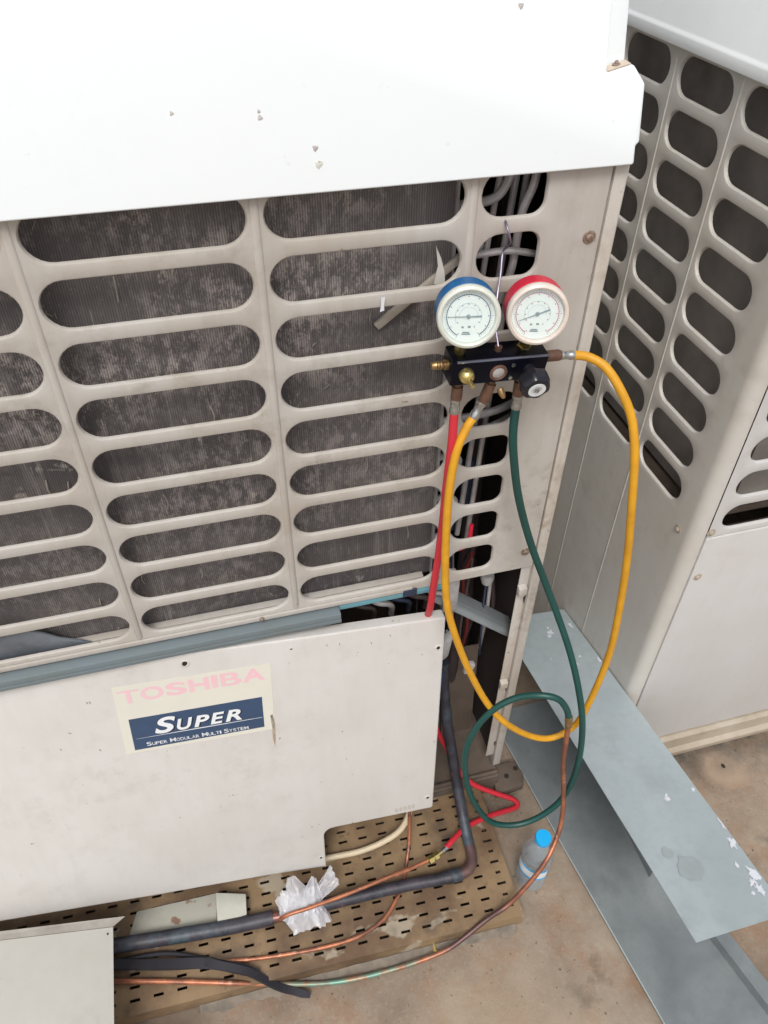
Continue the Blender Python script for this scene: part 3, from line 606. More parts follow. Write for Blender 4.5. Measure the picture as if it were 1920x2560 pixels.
b_ = MB(); b_.box((XB + 0.045, 0.01, 0.752), (XB + 0.075, 0.74, 1.40)); b_.box((XB + 0.095, YB + 0.045, 0.765), (1.64, YB + 0.07, 1.40)); b_.build('coil', M_COIL2, B)
b_ = MB(); b_.box((XB + 0.010, 0.0, 0.735), (XB + 0.30, 0.745, 0.741)); b_.build('drain_ledge', M_PAN, B)
b_ = MB(); b_.box((XB + 0.001, 0.72, 0.30), (1.6, 0.722, 1.40)); b_.build('dark_lining', M_BLACKIN, B)
b_ = MB(); b_.prism([(0.690, -0.075, 1.360), (0.690, -0.075, 1.373), (0.694, -0.072, 1.380), (0.722, -0.045, 1.66), (1.64, -0.045, 1.66), (1.67, -0.075, 1.360)], (0, 0, 0)) if False else None
bm = bmesh.new()
def ringv(x0, y0, x1, y1, z): return [bm.verts.new(p) for p in ((x0, y0, z), (x1, y0, z), (x1, y1, z), (x0, y1, z))]
rg = [ringv(0.6895, -0.066, 1.672, 0.77, 1.3600), ringv(0.6895, -0.066, 1.672, 0.77, 1.3745), ringv(0.6925, -0.063, 1.669, 0.767, 1.3790), ringv(0.745, -0.02, 1.62, 0.72, 1.68)]
for a, b in zip(rg, rg[1:]):
    for i in range(4): bm.faces.new((a[i], a[(i + 1) % 4], b[(i + 1) % 4], b[i]))
bm.faces.new(rg[0][::-1]); bm.faces.new(rg[-1])
bmesh.ops.bevel(bm, geom=list(bm.edges), offset=0.0015, segments=2, affect='EDGES', profile=0.5)
MB().bm(bm).build('top_cover', M_BCOVER, B)

# ------------------------------------------------------------------ leaning access panel
PO = V(0.303, -0.031, 0.658); U = V(0.99844, -0.05167, -0.02128); D = V(-0.0303, -0.18063, -0.98308); NN = V(-0.04695, -0.98219, 0.18192)
def pp(u, v, d=0.0): return PO + U * u + D * v + NN * d
P_ = thing('access_panel', 'cream metal access panel with faded sticker, taken off and leaning against the unit', 'panel', tuple(pp(-0.45, 0.56)))
poly = [(-0.93, 0.001), (-0.66, 0.0), (-0.40, -0.0045), (-0.20, -0.0015), (-0.003, 0.0), (0.0, 0.003), (-0.0045, 0.24), (-0.009, 0.462), (-0.012, 0.4655), (-0.195, 0.4685)]
poly += [(-0.198 - 0.020 * math.sin(a), 0.4885 - 0.020 * math.cos(a)) for a in [math.pi / 2 * i / 5 for i in range(1, 6)]]
poly += [(-0.2187, 0.582), (-0.36, 0.577), (-0.525, 0.5705), (-0.66, 0.563), (-0.80, 0.555), (-0.93, 0.55)]
bm = bmesh.new()
f0 = [bm.verts.new(pp(u, v, 0)) for u, v in poly]
bm.faces.new(f0)
cu = sum(p[0] for p in poly) / len(poly)
f1 = [bm.verts.new(pp(u, v, -0.0015 if False else -0.020)) for u, v in poly]
for i in range(len(poly)): bm.faces.new((f0[i], f1[i], f1[(i + 1) % len(poly)], f0[(i + 1) % len(poly)]))
bmesh.ops.recalc_face_normals(bm, faces=bm.faces)
ed = [e for e in bm.edges if all(v in f0 for v in e.verts)]
bot = [e for e in ed if all((v.co - PO).dot(D) > 0.549 for v in e.verts) and abs((e.verts[0].co - e.verts[1].co).dot(U)) > 0.05]
bmesh.ops.bevel(bm, geom=[e for e in ed if e not in bot], offset=0.0028, segments=3, affect='EDGES', profile=0.5)
bmesh.ops.bevel(bm, geom=[e for e in bm.edges if len(e.link_faces) == 2 and abs(e.link_faces[0].normal.dot(e.link_faces[1].normal)) < 0.5 and all((v.co - PO).dot(D) > 0.545 and abs((v.co - PO).dot(NN)) < 1e-4 for v in e.verts) and abs((e.verts[0].co - e.verts[1].co).dot(U)) > 0.05], offset=0.010, segments=5, affect='EDGES', profile=0.5)
MB().bm(bm).build('sheet', M_PANEL, P_)
for u, v, r in ((-0.4038, 0.0136, 0.0042), (-0.0105, 0.0615, 0.0032), (-0.020, 0.4327, 0.0030), (-0.2272, 0.5502, 0.0026), (-0.245, 0.0165, 0.0015)):
    b_ = MB(); b_.lathe([(r * 2.0, 0.0), (r * 1.7, 0.0007), (r * 1.15, 0.0008), (r, 0.0003)], pp(u, v, 0.0002), NN, 18); o = b_.build('hole_rim', M_PANEL, P_)
    b_ = MB(); b_.lathe([(r * 1.02, 0.0), (r, 0.0006), (0.0001, 0.0006)], pp(u, v, 0.0002), NN, 14, lambda a: 1 + 0.12 * math.sin(2 * a + 1)); b_.build('hole', M_HOLE, o)
b_ = MB(); b_.prism([pp(-0.2885, 0.150, 0.0002), pp(-0.2845, 0.149, 0.0002), pp(-0.2825, 0.175, 0.0002), pp(-0.2845, 0.205, 0.0002), pp(-0.2868, 0.226, 0.0002), pp(-0.2890, 0.205, 0.0002), pp(-0.2880, 0.18, 0.0002)], NN * 0.0004)
b_.build('rust_run', plain('rust_run', (0.45, 0.38, 0.29, 1), 0.7, 0, 0.9, 120, (0.27, 0.15, 0.08, 1)), P_)
for u, v, a in ((-0.553, 0.062, 0.3), (-0.549, 0.062, 0.2), (-0.59, 0.118, 1), (-0.555, 0.165, 0.5), (-0.19, 0.02, 0.1), (-0.17, 0.022, 0), (-0.12, 0.03, 0.2), (-0.61, 0.15, 0.4), (-0.09, 0.02, 0.1)):
    b_ = MB(); q = V(0, 0, 0); s_ = U * math.sin(a) + D * math.cos(a); c_ = U * math.cos(a) - D * math.sin(a)
    b_.prism([pp(u, v, 0.0002) - s_ * 0.003, pp(u, v, 0.0002) + c_ * 0.0008, pp(u, v, 0.0002) + s_ * 0.003, pp(u, v, 0.0002) - c_ * 0.0006], NN * 0.0003); b_.build('scratch', M_SCREW, P_)
b_ = MB()   # small embossed marks near the lower right edge
for k in range(5): u = -0.045 - k * 0.008; b_.prism([pp(u, 0.445 + 0.0005 * k, 0.0002), pp(u - 0.0055, 0.4452 + 0.0005 * k, 0.0002), pp(u - 0.0055, 0.4560 + 0.0005 * k, 0.0002), pp(u, 0.4558 + 0.0005 * k, 0.0002)], NN * 0.0004)
b_.build('embossed_mark', M_BEIGE, P_)
LB = MB(); LB.prism([pp(-0.514, 0.0395, 0.0002), pp(-0.2785, 0.0390, 0.0002), pp(-0.2842, 0.1825, 0.0002), pp(-0.5185, 0.1836, 0.0002)], NN * 0.0004)
label = LB.build('sticker', M_LABEL, P_)
b_ = MB(); b_.prism([pp(-0.5020, 0.1093, 0.0007), pp(-0.2980, 0.1063, 0.0007), pp(-0.3000, 0.1734, 0.0007), pp(-0.5040, 0.1776, 0.0007)], NN * 0.0003); b_.build('blue_band', M_LBLUE, label)
b_ = MB(); b_.prism([pp(-0.4990, 0.1530, 0.0011), pp(-0.3990, 0.1508, 0.0011), pp(-0.3015, 0.1507, 0.0011), pp(-0.3015, 0.1512, 0.0011), pp(-0.3990, 0.1524, 0.0011)], NN * 0.0002); b_.build('white_line', M_LWHITE, label)
def text(body, u, v, wdt, hgt, mat, name, parent, d=0.0011, shear=0.0, weight=0.03, sx=None, roll=0.0):
    cu = bpy.data.curves.new(name, 'FONT'); cu.body = body; cu.size = 1; cu.shear = shear; cu.offset = weight; cu.extrude = 0
    ob = bpy.data.objects.new(name, cu); COL.objects.link(ob); dg = bpy.context.evaluated_depsgraph_get(); dg.update()
    me = bpy.data.meshes.new_from_object(ob.evaluated_get(dg)); bpy.data.objects.remove(ob); bpy.data.curves.remove(cu)
    xs = [v_.co.x for v_ in me.vertices]; ys = [v_.co.y for v_ in me.vertices]; x0, x1, y0, y1 = min(xs), max(xs), min(ys), max(ys)
    off = world_loc(parent)
    for v_ in me.vertices:
        a = (v_.co.x - x0) / (x1 - x0) * wdt; b = (v_.co.y - y0) / (y1 - y0) * hgt
        v_.co = pp(u + a, v - b + roll * a, d) - off
    me.materials.clear(); me.materials.append(mat)
    ob = bpy.data.objects.new(name, me); COL.objects.link(ob); ob.parent = parent; return ob
# faded maker's word, one letter shape at a time so that spacing is wide
x = -0.5090
for ch, wd in (('T', 0.030), ('O', 0.034), ('S', 0.031), ('H', 0.031), ('I', 0.0095), ('B', 0.030), ('A', 0.034)):
    text(ch, x, 0.0755 - 0.006 * (x + 0.509) / 0.22, wd, 0.0262, M_LPINK, 'letter', label, 0.0008, 0, {'T': 0.0, 'B': 0.015}.get(ch, 0.034))
    if ch in 'TB': text(ch, x + 0.0012, 0.0757 - 0.006 * (x + 0.509) / 0.22, wd, 0.0266, M_LPINK, 'letter', label, 0.0010, 0, 0.0)
    x += wd + (0.0032 if ch != 'I' else 0.004)
def words(parts, mat, d, du, dv, nm, weight):
    for body, u, v, wd, h, sh in parts: text(body, u + du, v + dv, wd, h, mat, nm, label, d, sh, weight)
big = [('S', -0.4680, 0.1495, 0.0345, 0.0345, 0.25), ('U', -0.4340, 0.1488, 0.0255, 0.0245, 0.25), ('P', -0.4080, 0.1483, 0.0255, 0.0245, 0.25), ('E', -0.3825, 0.1480, 0.0235, 0.0245, 0.25), ('R', -0.3590, 0.1477, 0.0260, 0.0245, 0.25)]
words(big, M_LSHADOW, 0.0012, 0.0022, 0.0016, 'letter_shadow', 0.03)
words(big, M_LWHITE, 0.0015, 0, 0, 'letter', 0.03)
x = -0.4845
for wrd in ('Super', 'Modular', 'Multi', 'System'):
    n = len(wrd); capw, smw = 0.0072, 0.0052
    for i, ch in enumerate(wrd.upper()):
        wd = capw if i == 0 else smw; 
        if ch == 'M': wd *= 1.25
        if ch == 'I': wd *= 0.45
        text(ch, x, 0.1722 - 0.008 * (x + 0.4845) * 0.18, wd, 0.0085 if i == 0 else 0.0066, M_LWHITE, 'letter', label, 0.0012, 0.0, 0.004)
        x += wd + 0.00085
    x += 0.0036

# ------------------------------------------------------------------ manifold gauge set
G = thing('manifold_gauge_set', 'black two-gauge refrigerant manifold with blue and red gauges hung on the grille', 'gauge set', (0.32, -0.05, 1.13))
ba, bb = V(0.2665, -0.050, 1.1335), V(0.3815, -0.050, 1.1265); bx = (bb - ba) / 2; bc = (ba + bb) / 2
bn = bx.normalized(); bup = V(0, -0.10, 1); bup = (bup - bn * bup.dot(bn)).normalized(); bf = bup.cross(bn)
if bf.y > 0: bf = -bf
b_ = MB(); b_.obox(bc, [bx, bf * 0.0165, bup * 0.0165], 0.002, 2); b_.build('body', M_BLACKPAINT, G)
b_ = MB(); b_.tube([bc - bx * 0.93 + bf * 0.0155 + bup * 0.0155, bc + bx * 0.97 + bf * 0.0155 + bup * 0.0155], 0.0016, 8, False); b_.build('front_edge', plain('edge_highlight', (0.16, 0.17, 0.22, 1), 0.25, 0.5), G)  # highlight along the front edge, painted as a paler strip
def bpnt(s, f_, u_): return bc + bx * s + bf * f_ + bup * u_
def gauge(c, n, boot, bez, ring, ndl, nm_label, mark_red):
    n = Vector(n).normalized(); c = Vector(c); side = V(0, 0, 1).cross(n).normalized()
    if side.x < 0: side = -side
    up = n.cross(side); up = up if up.z > 0 else -up
    K = 0.915; q = lambda x, y, d=0.0: c + side * x * K + up * y * K + n * d; S_R = lambda pr: [(r_ * K, h_) for r_, h_ in pr]
    b_ = MB(); b_.lathe(S_R([(0.030, -0.037), (0.0350, -0.035), (0.0365, -0.031), (0.0365, -0.006), (0.0350, -0.0045), (0.0340, -0.0040), (0.0001, -0.004)]), c, n, 48)
    ga = b_.build('gauge', boot, G); ga['label'] = nm_label
    b_ = MB(); b_.lathe(S_R([(0.0352, -0.0062), (0.0366, -0.0040), (0.0366, 0.0005), (0.0352, 0.0030), (0.0325, 0.0042), (0.0308, 0.0034), (0.0300, 0.0006), (0.0300, -0.0030)]), c, n, 48); b_.build('bezel', bez, ga)
    b_ = MB(); b_.lathe(S_R([(0.0302, -0.0035), (0.0302, -0.0026), (0.0001, -0.0026)]), c, n, 40); b_.build('dial', M_DIAL, ga)
    def arc(r0, r1, a0, a1, d, mat, nm, k=40):
        b_ = MB(); vs = []; fs = []
        for i in range(k + 1):
            a = math.radians(a0 + (a1 - a0) * i / k); vs += [q(r0 * math.cos(a), r0 * math.sin(a), d), q(r1 * math.cos(a), r1 * math.sin(a), d)]
        for i in range(k): fs.append((2 * i, 2 * i + 1, 2 * i + 3, 2 * i + 2))
        b_.add(vs, fs); b_.build(nm, mat, ga)
    arc(0.0243, 0.0252, -58, 242, -0.0022, ring, 'scale_ring')
    arc(0.0150, 0.0154, -30, 210, -0.0022, M_TEALMARK, 'inner_ring'); arc(0.0105, 0.0108, -10, 190, -0.0022, M_TEALMARK, 'inner_ring')
    b_ = MB()
    for i in range(51):
        a = math.radians(-58 + 300 * i / 50); l = 0.0030 if i % 5 == 0 else 0.0016; ca, sa = math.cos(a), math.sin(a); h = 0.00022
        b_.add([q(0.0254 * ca - h * sa, 0.0254 * sa + h * ca, -0.0021), q((0.0254 + l) * ca - h * sa, (0.0254 + l) * sa + h * ca, -0.0021), q((0.0254 + l) * ca + h * sa, (0.0254 + l) * sa - h * ca, -0.0021), q(0.0254 * ca + h * sa, 0.0254 * sa - h * ca, -0.0021)], [(0, 1, 2, 3)])
        if i % 5 == 0:
            for rr_ in (0.0222, 0.0135): b_.add([q((rr_) * ca - 0.0007 * sa, rr_ * sa + 0.0009 * ca, -0.0021), q((rr_ + .0011) * ca - 0.0007 * sa, (rr_ + .0011) * sa + 0.0007 * ca, -0.0021), q((rr_ + .0011) * ca + 0.0007 * sa, (rr_ + .0011) * sa - 0.0007 * ca, -0.0021), q(rr_ * ca + 0.0007 * sa, rr_ * sa - 0.0007 * ca, -0.0021)], [(0, 1, 2, 3)])
    b_.build('scale_marks', M_MARK if not mark_red else M_PINK, ga)
    b_ = MB()
    for (x, y, w_, h_) in ((-0.006, -0.0125, 0.0013, 0.0010), (0.0015, -0.0120, 0.0016, 0.0012), (-0.002, -0.0205, 0.005, 0.0008), (-0.002, -0.0185, 0.004, 0.0006)):
        b_.add([q(x - w_, y - h_, -0.0021), q(x + w_, y - h_, -0.0021), q(x + w_, y + h_, -0.0021), q(x - w_, y + h_, -0.0021)], [(0, 1, 2, 3)])
    b_.build('dial_print', M_MARK, ga)
    ca, sa = math.cos(math.radians(ndl)), math.sin(math.radians(ndl)); b_ = MB()
    nv = lambda t, w_: (q(t * ca - w_ * sa, t * sa + w_ * ca, -0.0012), q(t * ca + w_ * sa, t * sa - w_ * ca, -0.0012))
    pts = nv(-0.0235, 0.0003) + nv(0, 0.0006) + nv(0.015, 0.0009)
    b_.add(pts, [(0, 1, 3, 2), (2, 3, 5, 4)]); b_.lathe([(0.0022, -0.0012), (0.0020, 0.0), (0.0001, 0.0004)], c - n * 0.0008, n, 14); b_.build('needle', M_MARK, ga)
    b_ = MB(); b_.lathe(S_R([(0.0299, 0.0016), (0.018, 0.0030), (0.0001, 0.0036)]), c, n, 36); b_.build('lens', M_LENS, ga)
    # stem down to the block
    foot = c - n * 0.02; foot = foot - V(0, 0, 0.034); tgt = V(foot.x, -0.048, 1.143)
    b_ = MB(); b_.tube([foot + V(0, 0, 0.006), tgt], 0.0065, 6, False); b_.cyl(tgt + V(0, 0, 0.003), tgt - V(0, 0, 0.002), 0.0085, 6); b_.build('stem', M_YBRASS, ga)
gauge((0.2747, -0.080, 1.2090), (-0.243, -0.95, 0.197), M_BLUEBOOT, M_BEZEL, M_NAVY, 2, 'blue low pressure gauge', False)
gauge((0.3528, -0.080, 1.2015), (-0.276, -0.943, 0.186), M_REDBOOT, M_BEZEL2, M_PINK, 22, 'red high pressure gauge', True)
b_ = MB(); b_.cyl(bpnt(0.0, 0.0, 0.0165), bpnt(0.0, 0.0, 0.0215), 0.0045, 12); b_.build('hook_nut', M_DBRASS, G)
b_ = MB(); b_.tube([bpnt(0, 0, 0.02), (0.326, -0.035, 1.170), (0.331, -0.020, 1.195), (0.339, -0.004, 1.212), (0.346, 0.012, 1.231), (0.3475, 0.004, 1.241), (0.3435, -0.010, 1.2515), (0.3395, -0.011, 1.264), (0.339, -0.001, 1.271), (0.345, 0.016, 1.268)], 0.0013, 8, True, 6)
b_.build('hook', plain('hook_wire', (0.26, 0.23, 0.30, 1), 0.35, 0.7), G)
# left open flare, brass spindle, sight glass, hand wheel
b_ = MB(); b_.lathe([(0.0062, 0), (0.0062, 0.004), (0.0045, 0.0045), (0.0050, 0.008), (0.0042, 0.0095), (0.0050, 0.011), (0.0042, 0.0125), (0.0050, 0.014), (0.0036, 0.019), (0.0030, 0.0195)], bpnt(-1.0, 0.0, 0.002), -bn, 14); b_.build('flare_port', M_BRASS, G)
b_ = MB(); b_.lathe([(0.0085, 0), (0.0092, 0.004), (0.0080, 0.009), (0.0050, 0.012), (0.0030, 0.0125), (0.0027, 0.022), (0.0001, 0.0225)], bpnt(-0.72, 0.0155, 0.000), bf * 1.0 + V(0.10, 0, -0.12), 20); b_.build('valve_spindle', M_YBRASS, G)
b_ = MB(); b_.lathe([(0.0105, 0), (0.0105, 0.0022), (0.0090, 0.0030), (0.0072, 0.0018), (0.0001, 0.0018)], bpnt(-0.03, 0.0160, -0.002), bf, 28); sg = b_.build('sight_glass', M_DBRASS, G)
b_ = MB(); b_.lathe([(0.0070, 0.0019), (0.004, 0.0032), (0.0001, 0.0036)], bpnt(-0.03, 0.0160, -0.002), bf, 20); b_.build('glass', M_TUBE, sg)
b_ = MB()
for s_, u_ in ((0.26, 0.0065), (0.26, -0.011)): b_.lathe([(0.0024, 0), (0.0024, 0.0018), (0.0001, 0.002)], bpnt(s_, 0.0160, u_), bf, 10)
b_.build('body_screw', M_STEEL, G)
kc = bpnt(0.62, 0.0165, -0.001); kd = (V(0.340, -0.112, 1.1325) - kc); kd = (bf * 1.0 + V(-0.05, 0, -0.18)).normalized()
b_ = MB(); b_.cyl(kc - kd * 0.004, kc + kd * 0.012, 0.0075, 18, 0.001); b_.build('valve_neck', M_BLACKPLASTIC, G)
b_ = MB(); b_.lathe([(0.0100, 0.010), (0.0165, 0.0135), (0.0172, 0.018), (0.0172, 0.027), (0.0150, 0.031), (0.0125, 0.0318), (0.0001, 0.0318)], kc, kd, 48, lambda a: 1 + 0.055 * math.cos(6 * a)); hw = b_.build('hand_wheel', M_BLACKPLASTIC, G)
b_ = MB(); b_.lathe([(0.0102, 0.0320), (0.0102, 0.0326), (0.0058, 0.0326), (0.0058, 0.0320)], kc, kd, 28); b_.build('white_ring', M_LWHITE, hw)
b_ = MB(); b_.lathe([(0.0032, 0.0318), (0.0030, 0.0336), (0.0001, 0.0340)], kc, kd, 14); b_.build('wheel_screw', M_STEEL, hw)
# ports
def port(p, d, L, mat=M_DBRASS, r=0.0068):
    b_ = MB(); b_.lathe([(r * 0.7, -0.002), (r * 0.7, 0.004), (r, 0.0045), (r * 1.02, L - 0.003), (r * 0.85, L), (r * 0.5, L)], p, d, 12); b_.build('port_nut', mat, G)
port((0.2810, -0.050, 1.1090), (-0.02, 0, -1), 0.0235); port((0.3590, -0.050, 1.1030), (0.0, 0, -1), 0.0255)
port((0.3235, -0.050, 1.1060), (-0.30, -0.02, -1), 0.0300); port((0.3815, -0.050, 1.1282), (1, 0, -0.05), 0.0245)
b_ = MB(); b_.lathe([(0.0040, 0), (0.0042, 0.006), (0.0030, 0.010), (0.0018, 0.0125)], (0.3290, -0.062, 1.1010), (0.25, -0.55, -0.75), 12); b_.build('schrader_cap', M_BRASS, G)

# ------------------------------------------------------------------ hoses
def ferrule(a, b, par, r=0.0056):
    a = Vector(a); b = Vector(b); L = (b - a).length
    m = MB(); m.lathe([(r * 0.75, 0), (r, 0.0006), (r * 1.03, L * 0.18), (r * 0.88, L * 0.25), (r * 0.88, L * 0.62), (r * 1.03, L * 0.7), (r, L - 0.0006), (r * 0.8, L)], a, b - a, 16); m.build('ferrule', M_STEEL, par)
def hose(name, label, pts, mat, r=0.0055):
    h = thing(name, label, 'hose', pts[0]); m = MB(); m.tube(pts, r, 14, True, 8, True, 0.012); m.build('tube', mat, h); return h
YEL = [(0.4205, -0.050, 1.1245), (0.440, -0.055, 1.122), (0.458, -0.070, 1.113), (0.474, -0.090, 1.088), (0.487, -0.105, 1.056), (0.494, -0.120, 1.009), (0.504, -0.130, 0.931), (0.521, -0.130, 0.840), (0.535, -0.130, 0.739), (0.546, -0.130, 0.624), (0.544, -0.130, 0.524), (0.533, -0.130, 0.431), (0.514, -0.130, 0.395), (0.479, -0.130, 0.386), (0.439, -0.125, 0.406), (0.391, -0.120, 0.459), (0.355, -0.110, 0.520), (0.318, -0.100, 0.615), (0.292, -0.090, 0.702), (0.279, -0.083, 0.768), (0.274, -0.077, 0.849), (0.274, -0.070, 0.931), (0.277, -0.065, 0.981), (0.284, -0.060, 1.020), (0.295, -0.055, 1.045), (0.3055, -0.051, 1.0580)]
h = hose('charging_hose', 'yellow hose looping from the right side of the manifold back to its middle port', YEL, M_YEL)
ferrule((0.4055, -0.050, 1.1265), (0.4235, -0.0505, 1.1243), h); ferrule((0.3145, -0.050, 1.0775), (0.3045, -0.0512, 1.0562), h, 0.0062)
GRN = [(0.3592, -0.050, 1.064), (0.358, -0.055, 1.026), (0.366, -0.055, 0.977), (0.385, -0.050, 0.904), (0.414, -0.050, 0.817), (0.447, -0.060, 0.731), (0.470, -0.080, 0.668), (0.489, -0.110, 0.605), (0.502, -0.140, 0.541), (0.513, -0.160, 0.471), (0.522, -0.170, 0.379), (0.521, -0.175, 0.291), (0.502, -0.180, 0.231), (0.466, -0.180, 0.190), (0.423, -0.175, 0.174), (0.378, -0.165, 0.192), (0.343, -0.155, 0.264), (0.325, -0.140, 0.338), (0.325, -0.125, 0.407), (0.341, -0.120, 0.465), (0.369, -0.120, 0.510), (0.404, -0.125, 0.535), (0.435, -0.140, 0.550), (0.460, -0.150, 0.545), (0.4765, -0.155, 0.520), (0.4855, -0.157, 0.493)]
h = hose('charging_hose', 'dark green hose coiled in a big loop in front of the galvanised trough', GRN, M_GRN)
ferrule((0.3592, -0.050, 1.0800), (0.3592, -0.050, 1.0600), h, 0.0066)
b_ = MB(); b_.lathe([(0.0055, 0), (0.0068, 0.002), (0.0072, 0.012), (0.0060, 0.018), (0.0050, 0.020), (0.0062, 0.022), (0.0062, 0.032), (0.0045, 0.036)], (0.4855, -0.157, 0.4960), (0.13, -0.03, -1), 8); b_.build('flare_nut', M_BRASS, h)
RED = [(0.2796, -0.050, 1.070), (0.278, -0.055, 1.024), (0.278, -0.050, 0.960), (0.279, -0.045, 0.890), (0.279, -0.040, 0.823), (0.277, -0.035, 0.749), (0.276, -0.030, 0.691), (0.280, -0.008, 0.629), (0.287, 0.014, 0.532), (0.303, 0.020, 0.402), (0.322, 0.010, 0.268), (0.351, 0.010, 0.175), (0.370, -0.015, 0.125), (0.401, -0.035, 0.084), (0.450, -0.050, 0.048), (0.485, -0.060, 0.026), (0.4955, -0.066, 0.015), (0.4945, -0.0725, 0.0125), (0.480, -0.077, 0.015), (0.426, -0.087, 0.034), (0.364, -0.107, 0.060), (0.325, -0.131, 0.075), (0.3035, -0.1455, 0.078)]
h = hose('charging_hose', 'red hose hanging straight down from the manifold and folded sharply on the floor', RED, M_RED)
ferrule((0.2798, -0.050, 1.0880), (0.2796, -0.050, 1.0670), h, 0.0062); ferrule((0.3065, -0.1440, 0.0778), (0.2945, -0.1500, 0.0772), h, 0.0055)
b_ = MB(); b_.tube([(0.2955, -0.1495, 0.077), (0.284, -0.153, 0.076)], 0.0032, 10, False); b_.lathe([(0.0050, 0), (0.0080, 0.001), (0.0080, 0.010), (0.0060, 0.0112), (0.0060, 0.0125), (0.0086, 0.0135), (0.0086, 0.023), (0.0050, 0.025)], (0.286, -0.1525, 0.0758), (-0.94, -0.28, -0.02), 6); b_.build('flare_nut', M_YBRASS, h)

# ------------------------------------------------------------------ copper pipes
def pipe(name, label, pts, r, mat, cat='pipe', wob=0.04):
    m = MB(); m.tube(pts, r, 12, True, 8, True, wob); return tag(m.build(name, mat), label, cat)
CA = [(0.4895, -0.1583, 0.462), (0.492, -0.161, 0.420), (0.496, -0.167, 0.357), (0.504, -0.178, 0.288), (0.509, -0.192, 0.215), (0.498, -0.212, 0.170), (0.464, -0.242, 0.135), (0.420, -0.262, 0.092), (0.385, -0.272, 0.060), (0.339, -0.283, 0.051), (0.289, -0.298, 0.036), (0.252, -0.305, 0.022), (0.198, -0.306, 0.009), (0.153, -0.306, 0.007), (0.091, -0.304, 0.007), (0.023, -0.296, 0.009), (-0.059, -0.279, 0.022), (-0.137, -0.263, 0.044), (-0.217, -0.240, 0.046), (-0.341, -0.206, 0.046), (-0.50, -0.165, 0.046)]
pipe('copper_pipe', 'long copper pipe bent past the water bottle and along the tray, green in places', CA, 0.0046, M_COPGREEN)
CB = [(0.283, -0.1533, 0.0757), (0.270, -0.157, 0.0755), (0.243, -0.162, 0.0765), (0.218, -0.167, 0.079), (0.184, -0.171, 0.083), (0.122, -0.180, 0.0865), (0.067, -0.186, 0.0875), (0.014, -0.190, 0.088), (-0.012, -0.190, 0.086), (-0.026, -0.190, 0.080), (-0.034, -0.188, 0.068)]
o = pipe('copper_pipe', 'short bright copper pipe joining the red hose to the thick dark pipe', CB, 0.0038, M_COPPER)
b_ = MB(); b_.cyl((0.222, -0.1663, 0.0785), (0.190, -0.1705, 0.0822), 0.0052, 14, 0.001); b_.build('pipe_sleeve', M_COPPER, o)
CC = [(0.250, -0.050, 0.25), (0.252, -0.064, 0.200), (0.246, -0.081, 0.130), (0.239, -0.108, 0.084), (0.226, -0.139, 0.056), (0.206, -0.178, 0.046), (0.185, -0.203, 0.0445), (0.155, -0.229, 0.0445), (0.115, -0.244, 0.0445), (0.070, -0.249, 0.0445), (0.001, -0.246, 0.0445), (-0.083, -0.236, 0.0445), (-0.142, -0.226, 0.0465)]
pipe('copper_pipe', 'thin copper pipe lying curved across the perforated tray under the thick dark pipe', CC, 0.0036, M_COPTHIN)
IP = thing('suction_pipe', 'thick dark tarnished pipe with an elbow lying across the perforated tray', 'pipe', (0.344, -0.18, 0.045))
INS = [(0.342, 0.050, 0.42), (0.342, 0.040, 0.360), (0.346, 0.013, 0.270), (0.353, -0.009, 0.200), (0.357, -0.039, 0.140), (0.3575, -0.082, 0.090), (0.3555, -0.123, 0.068), (0.354, -0.148, 0.0615)]
b_ = MB(); b_.tube(INS, 0.0108, 18, True, 8, True, 0.03); b_.build('vertical_run', M_INS, IP)
b_ = MB(); b_.tube([(0.354, -0.146, 0.062), (0.3535, -0.160, 0.060), (0.349, -0.176, 0.059), (0.338, -0.188, 0.059), (0.325, -0.1925, 0.059), (0.316, -0.1935, 0.059)], 0.0108, 18, True, 8); b_.build('elbow', M_DBRASS if False else plain('burnt_copper', (0.17, 0.10, 0.09, 1), 0.4, 0.4, 0.8, 40, (0.05, 0.045, 0.06, 1)), IP)
b_ = MB(); b_.tube([(0.320, -0.1935, 0.059), (0.276, -0.192, 0.059), (0.231, -0.188, 0.059), (0.158, -0.184, 0.059), (0.085, -0.182, 0.059), (0.014, -0.181, 0.059), (-0.030, -0.180, 0.059)], lambda t: 0.0130 if t < 0.12 else 0.0116, 18, True, 8, True, 0.03); b_.build('horizontal_run', M_INS, IP)
b_ = MB(); b_.tube([(-0.024, -0.180, 0.059), (-0.052, -0.1785, 0.059)], 0.0104, 16, False); b_.build('pinched_joint', plain('burnt_joint', (0.20, 0.09, 0.07, 1), 0.35, 0.5, 0.9, 60, (0.06, 0.04, 0.06, 1)), IP)
b_ = MB(); b_.tube([(-0.048, -0.1785, 0.059), (-0.125, -0.174, 0.059), (-0.209, -0.166, 0.059), (-0.292, -0.157, 0.059), (-0.374, -0.148, 0.059), (-0.52, -0.132, 0.059)], 0.0135, 18, True, 8, True, 0.04); b_.build('wide_run', M_INS, IP)
CAB = [(0.252, -0.045, 0.24), (0.250, -0.063, 0.190), (0.247, -0.076, 0.120), (0.227, -0.087, 0.080), (0.192, -0.093, 0.060), (0.143, -0.095, 0.0485), (0.086, -0.092, 0.0475), (0.031, -0.087, 0.0475), (-0.024, -0.082, 0.0475)]
pipe('electric_cable', 'cream cable curving out of the notch beneath the leaning panel', CAB, 0.0062, M_CABLE, 'cable', 0.0)
